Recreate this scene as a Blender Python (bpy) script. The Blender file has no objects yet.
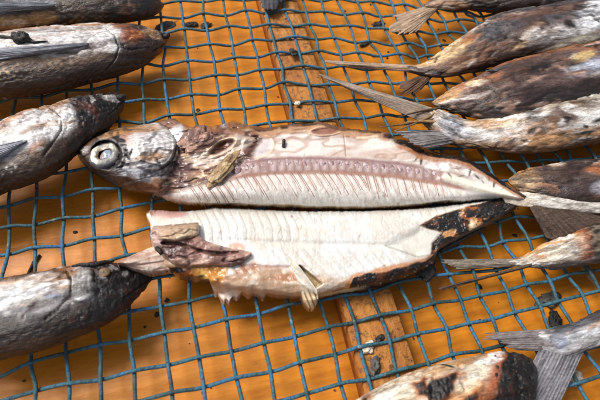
import bpy, math, random
import numpy as np
random.seed(5)
# ------------------------------------------------------------------ camera, sky, sun, exposure
U = 0.0125                       # one mesh cell = 12.5 mm; everything below is worked out in cells
CAM_F = 493.5 / 600.0            # focal length / picture width
CAM_C = np.array([0.81150649, -15.27880518, 16.14043794])
CAM_R = np.array([[0.970527096216261, -0.2254455637569212, 0.08515546542851168],
                  [-0.14955563305227165, -0.8405179454508427, -0.5207328451302219],
                  [0.18897160668300608, 0.492649856548643, -0.8494620949225616]])
SC = bpy.context.scene
COL = SC.collection
from mathutils import Matrix, Vector
cam_data = bpy.data.cameras.new('camera')
cam = bpy.data.objects.new('camera', cam_data); COL.objects.link(cam)
cam_data.sensor_width = 36.0
cam_data.lens = 36.0 * CAM_F
cam_data.clip_start = 0.005
cam_data.clip_end = 50.0
m = np.eye(4)
m[:3, 0] = CAM_R[0]; m[:3, 1] = -CAM_R[1]; m[:3, 2] = -CAM_R[2]; m[:3, 3] = CAM_C * U
cam.matrix_world = Matrix(m.tolist())
cam_data.dof.use_dof = True
cam_data.dof.focus_distance = 19.3 * U
cam_data.dof.aperture_fstop = 16.0
SC.camera = cam

SUN_EL, SUN_AZ = math.radians(54), math.radians(-52)     # azimuth measured from +Y (away) towards +X (right)
world = bpy.data.worlds.new('World'); SC.world = world
world.use_nodes = True
wn = world.node_tree; wn.nodes.clear()
wo = wn.nodes.new('ShaderNodeOutputWorld'); wb = wn.nodes.new('ShaderNodeBackground')
sky = wn.nodes.new('ShaderNodeTexSky'); sky.sky_type = 'NISHITA'; sky.sun_disc = False
sky.sun_elevation = SUN_EL; sky.sun_rotation = SUN_AZ
sky.dust_density = 4.0; sky.air_density = 1.0; sky.ozone_density = 1.0
hs = wn.nodes.new('ShaderNodeHueSaturation'); hs.inputs['Saturation'].default_value = 0.45
wn.links.new(sky.outputs[0], hs.inputs['Color']); wn.links.new(hs.outputs[0], wb.inputs[0])
wb.inputs[1].default_value = 0.092
wn.links.new(wb.outputs[0], wo.inputs[0])
sd = bpy.data.lights.new('sun', 'SUN'); sd.energy = 2.4; sd.angle = math.radians(24); sd.color = (1.0, 0.98, 0.95)
so = bpy.data.objects.new('sun', sd); COL.objects.link(so)
ldir = Vector((-math.sin(SUN_AZ) * math.cos(SUN_EL), -math.cos(SUN_AZ) * math.cos(SUN_EL), -math.sin(SUN_EL)))
so.rotation_euler = ldir.to_track_quat('-Z', 'Y').to_euler(); so.location = (0, 0.2, 0.5)
SC.view_settings.view_transform = 'Standard'
SC.view_settings.look = 'None'
SC.view_settings.exposure = 0.42
SC.view_settings.gamma = 1.0
SC.render.engine = 'CYCLES'

# ------------------------------------------------------------------ helpers
def back(x, y, z=0.0):
    """point of the place at height z (cells) seen at photograph position x, y: used to measure positions"""
    x = np.asarray(x, float); y = np.asarray(y, float); z = np.asarray(z, float) + 0 * x
    f = CAM_F * 600
    d = np.stack([(x - 300) / f, (y - 200) / f, np.ones_like(x)], -1) @ CAM_R
    t = (z - CAM_C[2]) / d[..., 2]
    return CAM_C + d * t[..., None]
def proj(Pw):
    q = (np.asarray(Pw) - CAM_C) @ CAM_R.T
    f = CAM_F * 600
    return np.stack([300 + f * q[..., 0] / q[..., 2], 200 + f * q[..., 1] / q[..., 2]], -1)
def lin(c):
    c = np.asarray(c, float) / 255.0
    return np.where(c <= 0.04045, c / 12.92, ((c + 0.055) / 1.055) ** 2.4)
def sm(a, b, x):
    t = np.clip((x - a) / (b - a), 0, 1); return t * t * (3 - 2 * t)
def _hash(ix, iy, iz, seed):
    h = (ix.astype(np.uint32) * np.uint32(374761393) + iy.astype(np.uint32) * np.uint32(668265263)
         + iz.astype(np.uint32) * np.uint32(2246822519) + np.uint32(seed * 3266489 + 17))
    h = (h ^ (h >> np.uint32(13))) * np.uint32(1274126177)
    h = (h ^ (h >> np.uint32(15))) * np.uint32(2246822519)
    h = h ^ (h >> np.uint32(16))
    return (h & np.uint32(0xffffff)).astype(float) / 0x7fffff - 1.0
def vnoise(p, seed=0):
    p = p + 1000.37
    i = np.floor(p).astype(np.int64); f = p - i; f = f * f * (3 - 2 * f)
    r = 0
    for dx in (0, 1):
        for dy in (0, 1):
            for dz in (0, 1):
                w = (f[..., 0] if dx else 1 - f[..., 0]) * (f[..., 1] if dy else 1 - f[..., 1]) * (f[..., 2] if dz else 1 - f[..., 2])
                r = r + w * _hash(i[..., 0] + dx, i[..., 1] + dy, i[..., 2] + dz, seed)
    return r
def fbm(p, seed=0, octv=3):
    a, s, r = 1.0, 0.0, 0
    for k in range(octv):
        r = r + a * vnoise(p * (2.03 ** k), seed + 31 * k); s += a; a *= 0.55
    return r / s
def chain(pts, n):
    """smooth resampling of a polyline of any dimension (Catmull-Rom by chord length)"""
    pts = np.asarray(pts, float)
    d = np.r_[0, np.cumsum(np.linalg.norm(np.diff(pts[:, :2], axis=0), axis=1))]
    t = np.linspace(0, d[-1], n)
    tan = np.zeros_like(pts)
    tan[1:-1] = (pts[2:] - pts[:-2]) / (d[2:] - d[:-2])[:, None]
    tan[0] = (pts[1] - pts[0]) / (d[1] - d[0]); tan[-1] = (pts[-1] - pts[-2]) / (d[-1] - d[-2])
    k = np.clip(np.searchsorted(d, t) - 1, 0, len(d) - 2)
    h = (d[k + 1] - d[k])[:, None]; s = ((t - d[k])[:, None]) / h
    return ((2*s**3 - 3*s**2 + 1) * pts[k] + (s**3 - 2*s**2 + s) * h * tan[k]
            + (-2*s**3 + 3*s**2) * pts[k + 1] + (s**3 - s**2) * h * tan[k + 1])

def tag(o, label=None, cat=None, group=None, kind=None):
    if label: o['label'] = label
    if cat: o['category'] = cat
    if group: o['group'] = group
    if kind: o['kind'] = kind
    return o
def thing(name, at, label, cat, group=None):
    o = bpy.data.objects.new(name, None); COL.objects.link(o)
    o.empty_display_size = 0.01
    o.location = Vector([float(v) * U for v in at])
    return tag(o, label, cat, group)
def mesh_obj(name, verts, faces, mat, parent=None, col=None, smooth=True):
    """verts in cells, world space; relative to the parent's base"""
    v = np.asarray(verts, float) * U
    org = np.zeros(3)
    p = parent
    while p is not None:
        org = org + np.array(p.location); p = p.parent
    me = bpy.data.meshes.new(name)
    me.from_pydata((v - org).tolist(), [], [list(map(int, f)) for f in faces] if not isinstance(faces, list) else faces)
    me.update()
    if smooth: me.polygons.foreach_set('use_smooth', [True] * len(me.polygons))
    if col is not None:
        a = me.color_attributes.new('Col', 'FLOAT_COLOR', 'POINT')
        a.data.foreach_set('color', np.ascontiguousarray(col, dtype=np.float32).ravel())
    if mat: me.materials.append(mat)
    o = bpy.data.objects.new(name, me); COL.objects.link(o)
    if parent is not None: o.parent = parent
    return o
def gridfaces(nu, nv, wrap=False, off=0, flip=False):
    a = np.arange(nu - 1)[:, None]; b = np.arange(nv if wrap else nv - 1)[None, :]
    b2 = (b + 1) % nv
    f = np.stack([a * nv + b, (a + 1) * nv + b, (a + 1) * nv + b2, a * nv + b2], -1).reshape(-1, 4) + off
    return (f[:, ::-1] if flip else f).tolist()

class Ctx:
    """what a paint function sees: X, Y design position, Q local position in cells"""
    def __init__(s, X, Y, Q, seed=0, W=None, V=None):
        s.X, s.Y, s.Q, s.seed, s.W, s.V = X, Y, Q, seed, W, V
        n = X.shape
        s.col = np.zeros(n + (3,)); s.ro = np.full(n, 0.5); s.d = np.zeros(n); s.fine = 0.3; s.ch = np.zeros(n)
    def n(s, f=1.0, k=0, o=3, st=(1, 1, 1)):
        return fbm(s.Q * np.asarray(st) * f, s.seed * 101 + k, o)
    def ell(s, cx, cy, rx, ry, rot=0):
        a = math.radians(rot); dx, dy = s.X - cx, s.Y - cy
        x = dx * math.cos(a) + dy * math.sin(a); y = -dx * math.sin(a) + dy * math.cos(a)
        return 1 - np.sqrt((x / rx) ** 2 + (y / ry) ** 2)
    def poly(s, pts):
        pts = np.asarray(pts, float); ins = np.zeros(s.X.shape, bool); dm = np.full(s.X.shape, 1e9)
        for (x0, y0), (x1, y1) in zip(pts, np.roll(pts, -1, 0)):
            ex, ey = x1 - x0, y1 - y0
            t = np.clip(((s.X - x0) * ex + (s.Y - y0) * ey) / (ex * ex + ey * ey + 1e-9), 0, 1)
            dm = np.minimum(dm, np.hypot(s.X - x0 - t * ex, s.Y - y0 - t * ey))
            c = ((y0 > s.Y) != (y1 > s.Y)) & (s.X < (x1 - x0) * (s.Y - y0) / (y1 - y0 + 1e-12) + x0)
            ins ^= c
        return np.where(ins, dm, -dm)
    def line(s, pts):
        pts = np.asarray(pts, float); dm = np.full(s.X.shape, 1e9)
        for (x0, y0), (x1, y1) in zip(pts[:-1], pts[1:]):
            ex, ey = x1 - x0, y1 - y0
            t = np.clip(((s.X - x0) * ex + (s.Y - y0) * ey) / (ex * ex + ey * ey + 1e-9), 0, 1)
            dm = np.minimum(dm, np.hypot(s.X - x0 - t * ex, s.Y - y0 - t * ey))
        return dm
    def m(s, field, soft, na=0.0, nf=1.0, k=0, st=(1, 1, 1)):
        f = field
        if na: f = f + na * s.n(nf, k, 3, st)
        return sm(-soft, soft, f)
    def lay(s, mask, c, ro=None, d=None):
        s.col += (lin(c) - s.col) * mask[..., None]
        if ro is not None: s.ro += (ro - s.ro) * mask
        if d is not None: s.d += d * mask
    def char(s, mask, amp=0.10, k=50, glow=0.35):
        """burnt crust: black, cracked, with rust coloured spots where it is thin"""
        a = s.n(3.2, k, 3); b = s.n(7.0, k + 1, 2)
        m = np.clip(mask, 0, 1)
        s.lay(m, (24, 19, 17), 0.5)
        s.lay(m * sm(0.15, 0.5, a) * glow, (150, 72, 24))
        s.lay(m * sm(0.25, 0.55, b) * 0.28, (86, 76, 68), 0.6)
        s.d += m * amp * (0.6 * a + 0.5 * np.abs(b))
        s.ch = np.maximum(s.ch, m)
    def out(s):
        fine = 1 + s.fine * s.n(7.0, 77, 3, (0.6, 1, 1))
        c = np.clip(s.col * fine[..., None], 0.002, 0.9)
        return np.concatenate([c, np.clip(s.ro, 0.12, 0.95)[..., None]], -1)

Z0 = 0.15           # top of the wires
def tube_body(name, stations, ratio, paint, parent, mat, nu=300, nv=120, seed=0, zoff=0.0, sup=2.2):
    """a rounded body resting on the mesh. stations: (x top, y top, x bottom, y bottom) outline measured in the photo"""
    st = chain(np.asarray(stations, float), nu)
    T, B = st[:, :2], st[:, 2:4]
    c = (T + B) / 2; hv = (T - B) / 2; hl = np.maximum(np.linalg.norm(hv, axis=1), 0.15); e = hv / hl[:, None]
    a = np.full(nu, 1.0)
    for it in range(5):
        zc = Z0 + zoff + ratio * a
        ctr = back(c[:, 0], c[:, 1], zc)
        tq = np.linspace(-1, 1, nu)
        ax = np.stack([np.polyval(np.polyder(np.polyfit(tq, ctr[:, i], 2)), tq) for i in (0, 1)] + [0 * tq], 1)
        ax /= np.linalg.norm(ax, axis=1)[:, None]
        nn = np.stack([-ax[:, 1], ax[:, 0], 0 * ax[:, 0]], 1)
        p0 = proj(ctr); pn = (proj(ctr + nn * 0.05) - p0) / 0.05
        pz = (proj(ctr + np.array([0, 0, 0.05])) - p0) / 0.05
        pa = (proj(ctr + ax * 0.05) - p0) / 0.05
        ep = np.stack([-pa[:, 1], pa[:, 0]], 1); ep /= np.linalg.norm(ep, axis=1)[:, None]
        sg = np.sign((hv * ep).sum(1)); ep = ep * sg[:, None]
        s2 = np.sign((pn * ep).sum(1)); nn = nn * s2[:, None]; pn = pn * s2[:, None]
        hp = np.maximum((hv * ep).sum(1), 0.12)
        a = hp / np.sqrt((pn * ep).sum(1) ** 2 + (ratio * (pz * ep).sum(1)) ** 2)
        sk = ((hv - hp[:, None] * ep) * pa).sum(1) / (pa * pa).sum(1)
    b = ratio * a
    th = np.linspace(0, 2 * np.pi, nv, endpoint=False)
    ct, s_ = np.cos(th), np.sin(th)
    ct = np.sign(ct) * np.abs(ct) ** (2 / sup); s_ = np.sign(s_) * np.abs(s_) ** (2 / sup)
    Pm = ctr[:, None] + nn[:, None] * (a[:, None, None] * ct[None, :, None]) + np.array([0, 0, 1.0]) * (b[:, None, None] * s_[None, :, None])
    W = (a[:, None] * ct * (pn * ep).sum(1)[:, None] + b[:, None] * s_ * (pz * ep).sum(1)[:, None]) / hp[:, None]
    Pm = Pm + ax[:, None] * (sk[:, None] * W)[..., None]
    X = c[:, 0][:, None] + W * hv[:, 0][:, None]; Y = c[:, 1][:, None] + W * hv[:, 1][:, None]
    sl = np.r_[0, np.cumsum(np.linalg.norm(np.diff(ctr, axis=0), axis=1))]
    Q = np.stack([sl[:, None] + 0 * W, a[:, None] * ct, b[:, None] * s_], -1)
    cx = Ctx(X, Y, Q, seed, W)
    paint(cx)
    N = nn[:, None] * (np.cos(th)[None, :, None]) * ratio + np.array([0, 0, 1.0]) * np.sin(th)[None, :, None]
    N = N / np.linalg.norm(N, axis=-1, keepdims=True)
    fade = sm(0, 1, np.minimum(a[:, None], b[:, None]) / 0.25)
    Pm = Pm + N * (cx.d * fade)[..., None]
    Pm[..., 2] = np.maximum(Pm[..., 2], Z0 + zoff - 0.02)
    v = Pm.reshape(-1, 3); f = gridfaces(nu, nv, True)
    f.append(list(range(nv))); f.append(list(range((nu - 1) * nv, nu * nv))[::-1])
    return mesh_obj(name, v, f, mat, parent, cx.out().reshape(-1, 4)), v

def zat(P, x, y):
    pr = proj(P); d = np.hypot(pr[:, 0] - x, pr[:, 1] - y)
    m_ = d < max(2.0, d.min() + 0.5); return float(P[m_, 2][np.argmin(np.linalg.norm(P[m_] - CAM_C, axis=1))])
def slab(name, top, bot, x0, x1, zfun, paint, parent, mat, nu=400, nv=90, seed=0, rag=0.8, zb=Z0, ends=0.0):
    """a piece of flesh lying on the mesh: outline top/bottom edges, height over the mesh from zfun(ctx, v)"""
    top = np.asarray(top, float); bot = np.asarray(bot, float)
    x = np.linspace(x0, x1, nu)
    q = np.stack([x * 0.28, 0 * x + seed, 0 * x], -1)
    yt = np.interp(x, top[:, 0], top[:, 1]) + rag * fbm(q, seed, 3)
    yb = np.interp(x, bot[:, 0], bot[:, 1]) + rag * fbm(q, seed + 5, 3)
    yb = np.maximum(yb, yt + 0.4)
    v = np.linspace(0, 1, nv); v = 0.5 - 0.5 * np.cos(np.pi * (0.15 + 0.7 * v)); v = (v - v[0]) / (v[-1] - v[0])
    V = v[None, :] + 0 * x[:, None]
    ks = max(3, int(26 / (x1 - x0) * nu)) | 1; kp = np.pad(yb, ks // 2, 'reflect', reflect_type='odd'); ybs = np.convolve(kp, np.ones(ks) / ks, 'valid')
    kp = np.pad(yt, ks // 2, 'reflect', reflect_type='odd'); yts = np.convolve(kp, np.ones(ks) / ks, 'valid')
    we = np.clip(np.minimum(x - x0, x1 - x) / (0.06 * (x1 - x0)), 0, 1); ybs = yb + (ybs - yb) * we; yts = yt + (yts - yt) * we
    X = x[:, None] + 0 * V; Y = yts[:, None] * (1 - V) + ybs[:, None] * V + (yb - ybs)[:, None] * V ** 12 + (yt - yts)[:, None] * (1 - V) ** 12
    Q = back(X, Y, zb) * np.array([1, 1, 0])
    cx = Ctx(X, Y, Q, seed, None, V)
    z = zfun(cx, V)
    paint(cx)
    edge = sm(0, 0.06, np.minimum(V, 1 - V)) * 0.8 + 0.2
    z = np.maximum(z + cx.d * edge, 0.04) + zb
    Pm = back(X, Y, z)
    vt = Pm.reshape(-1, 3); f = gridfaces(nu, nv, False, 0, True)
    rim = [i * nv for i in range(nu)] + [(nu - 1) * nv + j for j in range(1, nv)] + [i * nv + nv - 1 for i in range(nu - 2, -1, -1)] + [j for j in range(nv - 2, 0, -1)]
    rb = vt[rim].copy(); ctr = rb.mean(0)
    rb[:, 2] = zb - 0.01
    n0 = len(vt); vv = np.vstack([vt, rb]); nr = len(rim)
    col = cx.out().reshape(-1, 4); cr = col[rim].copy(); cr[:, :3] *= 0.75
    f += [[rim[k], rim[(k + 1) % nr], n0 + (k + 1) % nr, n0 + k] for k in range(nr)]
    f.append([n0 + k for k in range(nr)])
    return mesh_obj(name, vv, f, mat, parent, np.vstack([col, cr])), cx

def fin(name, root, tip, z0, z1, paint, parent, mat, nu=70, nv=80, rays=14, seed=0, thick=0.03, amp=0.035, rag=0.06, curve=0.0, on=None, lift=0.06):
    """thin fin with raised rays: root and tip are polylines (photo positions), rays run from one to the other"""
    R_ = chain(root, nv); T_ = chain(tip, nv)
    t = np.linspace(0, 1, nu)[:, None]; v = np.linspace(0, 1, nv)[None, :]
    rl = 1 + rag * 2.0 * vnoise(np.stack([v * rays * 1.3 + 7 * seed, 0 * v, 0 * v], -1), seed) + rag * 1.6 * vnoise(np.stack([v * rays * 3.1 + 7 * seed, 0 * v, 0 * v], -1), seed + 1)
    tt = t * rl
    X = R_[:, 0] * (1 - tt) + T_[:, 0] * tt; Y = R_[:, 1] * (1 - tt) + T_[:, 1] * tt
    w = 0.6 * vnoise(np.stack([t * 2.0 + 0 * v, v * 2.5 + 0 * t, 0 * v + 0 * t], -1), seed + 3)
    Y = Y + w * 2.6 * t * t
    ph = v * rays * 2 * np.pi + 2.2 * vnoise(np.stack([v * rays * 0.8, 0 * v + seed, 0 * v], -1), seed + 9) + 2.0 * w
    rayv = np.sin(ph) * (0.55 + 0.45 * vnoise(np.stack([v * rays * 0.9 + 0 * t, t * 1.5 + 0 * v, 0 * v + 0 * t], -1), seed + 11))
    z = z0 + (z1 - z0) * t + curve * np.sin(np.pi * t) + 0.55 * amp * rayv + 0.22 * w * t + 0.03 * fbm(np.stack([v * rays * 2.2 + 0 * t, t * 3 + 0 * v, 0 * v + 0 * t], -1), seed + 12, 3)
    z = z + 0.10 * np.sin(np.pi * (v + 0 * t)) - 0.05
    if on is not None:      # lies on the curved side of a body
        kt, kv = 7, 4
        ii = np.linspace(0, nu - 1, kt).astype(int); jj = np.linspace(0, nv - 1, kv).astype(int)
        zc = np.array([[zat(on, X[i, j], Y[i, j]) for j in jj] for i in ii])
        zr = np.array([np.interp(np.arange(nv), jj, r_) for r_ in zc]); zs = np.array([np.interp(np.arange(nu), ii, zr[:, j]) for j in range(nv)]).T
        z = zs + (z - (z0 + (z1 - z0) * t)) + lift * (-0.8 + 2.4 * np.clip(t * 3, 0, 1)) + 0.06
    z = np.maximum(z, Z0 + 0.005)
    Pm = back(X, Y, z)
    Q = np.stack([t * 4 + 0 * v, v * rays * 0.5 + 0 * t, 0 * t + 0 * v], -1)
    cx = Ctx(X, Y, Q, seed, None, v + 0 * t); cx.T = t + 0 * v
    cx.ray = 0.5 + 0.5 * np.clip(rayv + 0.5 * fbm(np.stack([v * rays * 3.0 + 0 * t, t * 2.5 + 0 * v, 0 * v + 0 * t], -1), seed + 13, 3), -1, 1)
    paint(cx)
    v1 = Pm.reshape(-1, 3); v2 = v1 - np.array([0, 0, thick]); n = len(v1)
    f = gridfaces(nu, nv, False, 0, True) + gridfaces(nu, nv, False, n)
    rim = [i * nv for i in range(nu)] + [(nu - 1) * nv + j for j in range(1, nv)] + [i * nv + nv - 1 for i in range(nu - 2, -1, -1)] + [j for j in range(nv - 2, 0, -1)]
    nr = len(rim)
    f += [[rim[k], rim[(k + 1) % nr], n + rim[(k + 1) % nr], n + rim[k]] for k in range(nr)]
    c = cx.out().reshape(-1, 4)
    return mesh_obj(name, np.vstack([v1, v2]), f, mat, parent, np.vstack([c, c]))

def lump(name, centre, rx, ry, rz, col, parent, mat, rot=0, seed=0, amp=0.25, nf=2.0, n=(28, 20), paint=None, up=None):
    """irregular lump (ellipsoid broken up by noise); centre in cells"""
    nu, nv = n
    ph = np.linspace(0.02, np.pi - 0.02, nu)[:, None]; th = np.linspace(0, 2 * np.pi, nv, endpoint=False)[None, :]
    d = np.stack([np.sin(ph) * np.cos(th), np.sin(ph) * np.sin(th), np.cos(ph) + 0 * th], -1)
    r = 1 + amp * fbm(d * nf + seed * 3.7, seed, 3)
    p = d * r[..., None] * np.array([rx, ry, rz])
    a = math.radians(rot); ca, sa = math.cos(a), math.sin(a)
    q = np.stack([p[..., 0] * ca - p[..., 1] * sa, p[..., 0] * sa + p[..., 1] * ca, p[..., 2]], -1)
    cx = Ctx(d[..., 0], d[..., 1], q, seed)
    cx.lay(np.ones(q.shape[:2]), col, 0.5)
    if paint: paint(cx)
    f = gridfaces(nu, nv, True, 0); f.append(list(range(nv))[::-1]); f.append(list(range((nu - 1) * nv, nu * nv)))
    return mesh_obj(name, (q + np.asarray(centre)).reshape(-1, 3), f, mat, parent, cx.out().reshape(-1, 4))

def wire_tube(pts, r, ns=8):
    pts = np.asarray(pts, float); n = len(pts)
    t = np.gradient(pts, axis=0); t /= np.linalg.norm(t, axis=1)[:, None]
    up = np.array([0, 0, 1.0]); s = np.cross(t, up); s /= np.linalg.norm(s, axis=1)[:, None]; b = np.cross(s, t)
    th = np.linspace(0, 2 * np.pi, ns, endpoint=False)
    r = np.broadcast_to(np.asarray(r, float), (n,))
    v = pts[:, None] + r[:, None, None] * (s[:, None] * np.cos(th)[None, :, None] + b[:, None] * np.sin(th)[None, :, None])
    f = gridfaces(n, ns, True); f.append(list(range(ns))); f.append(list(range((n - 1) * ns, n * ns))[::-1])
    return v.reshape(-1, 3), f
def chip(centre, size, seed, flat=0.35):
    """jagged burnt flake: 10 vertices"""
    rr = random.Random(seed); n = rr.choice((5, 6, 7)); a0 = rr.random() * 6.28
    st = 0.45 + 0.9 * rr.random()
    V = []
    for lay in (0, 1):
        for k in range(n):
            a = 6.283 * k / n + 0.3 * rr.random(); r = size * (0.55 + 0.6 * rr.random()) * (1 - 0.25 * lay)
            x, y = r * math.cos(a), r * math.sin(a) * st
            V.append((centre[0] + x * math.cos(a0) - y * math.sin(a0), centre[1] + x * math.sin(a0) + y * math.cos(a0),
                      centre[2] + (0.0 if lay == 0 else size * flat * (0.5 + rr.random()))))
    F = [[k, (k + 1) % n, n + (k + 1) % n, n + k] for k in range(n)] + [list(range(n))[::-1], list(range(n, 2 * n))]
    return V, F
def chips(name, spots, mat, parent, kind='stuff'):
    V, F = [], []
    for c, s, sd in spots:
        v, f = chip(c, s, sd); o = len(V); V += v; F += [[i + o for i in q] for q in f]
    o = mesh_obj(name, V, F, mat, parent, None, False)
    if kind: o['kind'] = kind
    return o

# ------------------------------------------------------------------ materials
def new_mat(name):
    mt = bpy.data.materials.new(name); mt.use_nodes = True
    nt = mt.node_tree; return mt, nt, nt.nodes['Principled BSDF']
def coords(nt, st=(1, 1, 1)):
    tc = nt.nodes.new('ShaderNodeTexCoord'); mp = nt.nodes.new('ShaderNodeMapping')
    mp.inputs['Scale'].default_value = [s / U for s in st]
    nt.links.new(tc.outputs['Object'], mp.inputs[0]); return mp.outputs[0]
def noise(nt, co, scale, detail=4, rough=0.55):
    n = nt.nodes.new('ShaderNodeTexNoise'); n.inputs['Scale'].default_value = scale
    n.inputs['Detail'].default_value = detail; n.inputs['Roughness'].default_value = rough
    nt.links.new(co, n.inputs['Vector']); return n.outputs['Fac']
def ramp(nt, fac, stops):
    r = nt.nodes.new('ShaderNodeValToRGB'); el = r.color_ramp.elements
    while len(el) < len(stops): el.new(0.5)
    for e, (p, c) in zip(el, stops):
        e.position = p; e.color = tuple(c) + (1,) if len(c) == 3 else c
    nt.links.new(fac, r.inputs[0]); return r.outputs['Color']
def mix(nt, fac, a, b, mode='MIX'):
    n = nt.nodes.new('ShaderNodeMix'); n.data_type = 'RGBA'; n.blend_type = mode
    for s, v in ((0, fac), (6, a), (7, b)):
        if hasattr(v, 'links'): nt.links.new(v, n.inputs[s])
        else: n.inputs[s].default_value = v if not isinstance(v, tuple) else v + (1,) * (4 - len(v))
    return n.outputs[2]
def math_(nt, op, a, b=0.0):
    n = nt.nodes.new('ShaderNodeMath'); n.operation = op
    for s, v in ((0, a), (1, b)):
        if hasattr(v, 'links'): nt.links.new(v, n.inputs[s])
        else: n.inputs[s].default_value = v
    return n.outputs[0]
def bump(nt, h, bs, dist, strength=1.0):
    b = nt.nodes.new('ShaderNodeBump'); b.inputs['Distance'].default_value = dist * U; b.inputs['Strength'].default_value = strength
    nt.links.new(h, b.inputs['Height']); nt.links.new(b.outputs[0], bs.inputs['Normal']); return b

def fish_material(name, sss, sp, detail_amp, coat=0.0, bmp=0.05, st=(0.4, 1, 1), gloss=0.0):
    mt, nt, bs = new_mat(name)
    at = nt.nodes.new('ShaderNodeAttribute'); at.attribute_name = 'Col'
    co = coords(nt, st)
    n1 = noise(nt, co, 13.0, 5, 0.62); n2 = noise(nt, co, 4.5, 4, 0.6); n3 = noise(nt, co, 34.0, 3, 0.5)
    g1 = ramp(nt, n1, [(0.30, (0.34, 0.30, 0.27)), (0.43, (0.92, 0.91, 0.90)), (0.54, (1.08, 1.08, 1.08)), (0.66, (1.8, 1.78, 1.74))])
    c = mix(nt, detail_amp, at.outputs['Color'], mix(nt, 1.0, at.outputs['Color'], g1, 'MULTIPLY'))
    n4 = noise(nt, coords(nt, (st[0] * 0.7, 1, 1)), 5.0, 5, 0.6)
    rid = ramp(nt, math_(nt, 'ABSOLUTE', math_(nt, 'SUBTRACT', n4, 0.5)), [(0.0, (0.25, 0.20, 0.17)), (0.018, (0.6, 0.56, 0.53)), (0.045, (1, 1, 1))])
    c = mix(nt, detail_amp * 0.9, c, mix(nt, 1.0, c, rid, 'MULTIPLY'))
    nt.links.new(c, bs.inputs['Base Color'])
    ro = math_(nt, 'ADD', at.outputs['Alpha'], math_(nt, 'ADD', -gloss, math_(nt, 'MULTIPLY', math_(nt, 'SUBTRACT', n2, 0.5), 0.5)))
    ro2 = math_(nt, 'MAXIMUM', ro, 0.14)
    nt.links.new(ro2, bs.inputs['Roughness'])
    bs.inputs['Specular IOR Level'].default_value = sp
    if sss:
        bs.inputs['Subsurface Weight'].default_value = sss
        bs.inputs['Subsurface Radius'].default_value = (1.0, 0.55, 0.35)
        bs.inputs['Subsurface Scale'].default_value = 0.12 * U
    bs.inputs['Coat Weight'].default_value = coat; bs.inputs['Coat Roughness'].default_value = 0.2
    h = math_(nt, 'ADD', n1, math_(nt, 'ADD', math_(nt, 'MULTIPLY', n3, 0.3), math_(nt, 'MULTIPLY', n2, 1.2)))
    bump(nt, h, bs, bmp, 1.0)
    return mt
M_SKIN = fish_material('grilled_fish_skin', 0.0, 0.6, 0.62, 0.0, 0.038, (0.32, 1, 1), 0.14)
M_FLESH = fish_material('cooked_white_flesh', 0.25, 0.5, 0.08, 0.4, 0.014, (0.9, 0.8, 1), 0.05)
M_GUT = fish_material('cooked_innards', 0.15, 0.5, 0.25, 0.4, 0.03, (0.7, 1, 1), 0.12)
M_FIN = fish_material('dried_fin', 0.0, 0.3, 0.5, 0.0, 0.04)

mt, nt, bs = new_mat('charcoal_crust'); M_CHAR = mt
co = coords(nt); n = noise(nt, co, 9.0)
nt.links.new(ramp(nt, n, [(0.35, (0.006, 0.005, 0.005)), (0.6, (0.03, 0.024, 0.02)), (0.8, (0.09, 0.06, 0.04))]), bs.inputs['Base Color'])
bs.inputs['Roughness'].default_value = 0.5; bump(nt, n, bs, 0.08)

mt, nt, bs = new_mat('teal_coated_wire'); M_WIRE = mt
co = coords(nt)
n1 = noise(nt, co, 1.1, 3); n2 = noise(nt, co, 9.0, 4, 0.65); n3 = noise(nt, co, 3.0, 3, 0.6)
c = ramp(nt, n1, [(0.35, tuple(lin((40, 74, 78)))), (0.52, tuple(lin((56, 106, 120)))), (0.70, tuple(lin((48, 114, 160))))])
c = mix(nt, math_(nt, 'MULTIPLY', ramp(nt, n2, [(0.50, (0, 0, 0)), (0.62, (1, 1, 1))]), 0.7), c, tuple(lin((60, 54, 44))))
c = mix(nt, math_(nt, 'MULTIPLY', ramp(nt, n3, [(0.64, (0, 0, 0)), (0.74, (1, 1, 1))]), 0.6), c, tuple(lin((158, 158, 150))))
nt.links.new(c, bs.inputs['Base Color']); bs.inputs['Roughness'].default_value = 0.55
bump(nt, n2, bs, 0.06)

mt, nt, bs = new_mat('orange_varnished_board'); M_BOARD = mt
co = coords(nt, (0.5, 3.0, 1)); n1 = noise(nt, co, 2.2, 8, 0.62)
co2 = coords(nt); n2 = noise(nt, co2, 0.3, 3); n3 = noise(nt, co2, 7.0, 5, 0.7); n4 = noise(nt, co2, 1.6, 5, 0.7)
n5 = noise(nt, coords(nt, (0.35, 9.0, 1)), 2.0, 4, 0.6)
c = ramp(nt, n1, [(0.25, tuple(lin((194, 112, 22)))), (0.5, tuple(lin((210, 130, 32)))), (0.75, tuple(lin((220, 143, 46))))])
c = mix(nt, 0.45, c, mix(nt, 1.0, c, ramp(nt, n2, [(0.3, (0.78, 0.70, 0.62)), (0.65, (1.06, 1.05, 1.05))]), 'MULTIPLY'))
c = mix(nt, math_(nt, 'MULTIPLY', ramp(nt, n4, [(0.56, (0, 0, 0)), (0.72, (1, 1, 1))]), 0.35), c, tuple(lin((150, 80, 20))))
c = mix(nt, math_(nt, 'MULTIPLY', ramp(nt, n5, [(0.62, (0, 0, 0)), (0.72, (1, 1, 1))]), 0.14), c, tuple(lin((140, 76, 22))))
c = mix(nt, math_(nt, 'MULTIPLY', ramp(nt, n3, [(0.66, (0, 0, 0)), (0.76, (1, 1, 1))]), 0.6), c, tuple(lin((70, 40, 20))))
nt.links.new(c, bs.inputs['Base Color'])
nt.links.new(math_(nt, 'ADD', 0.22, math_(nt, 'MULTIPLY', n4, 0.3)), bs.inputs['Roughness'])
bs.inputs['Specular IOR Level'].default_value = 0.3
bump(nt, math_(nt, 'ADD', n1, math_(nt, 'MULTIPLY', n4, 0.6)), bs, 0.03, 0.5)

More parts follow.
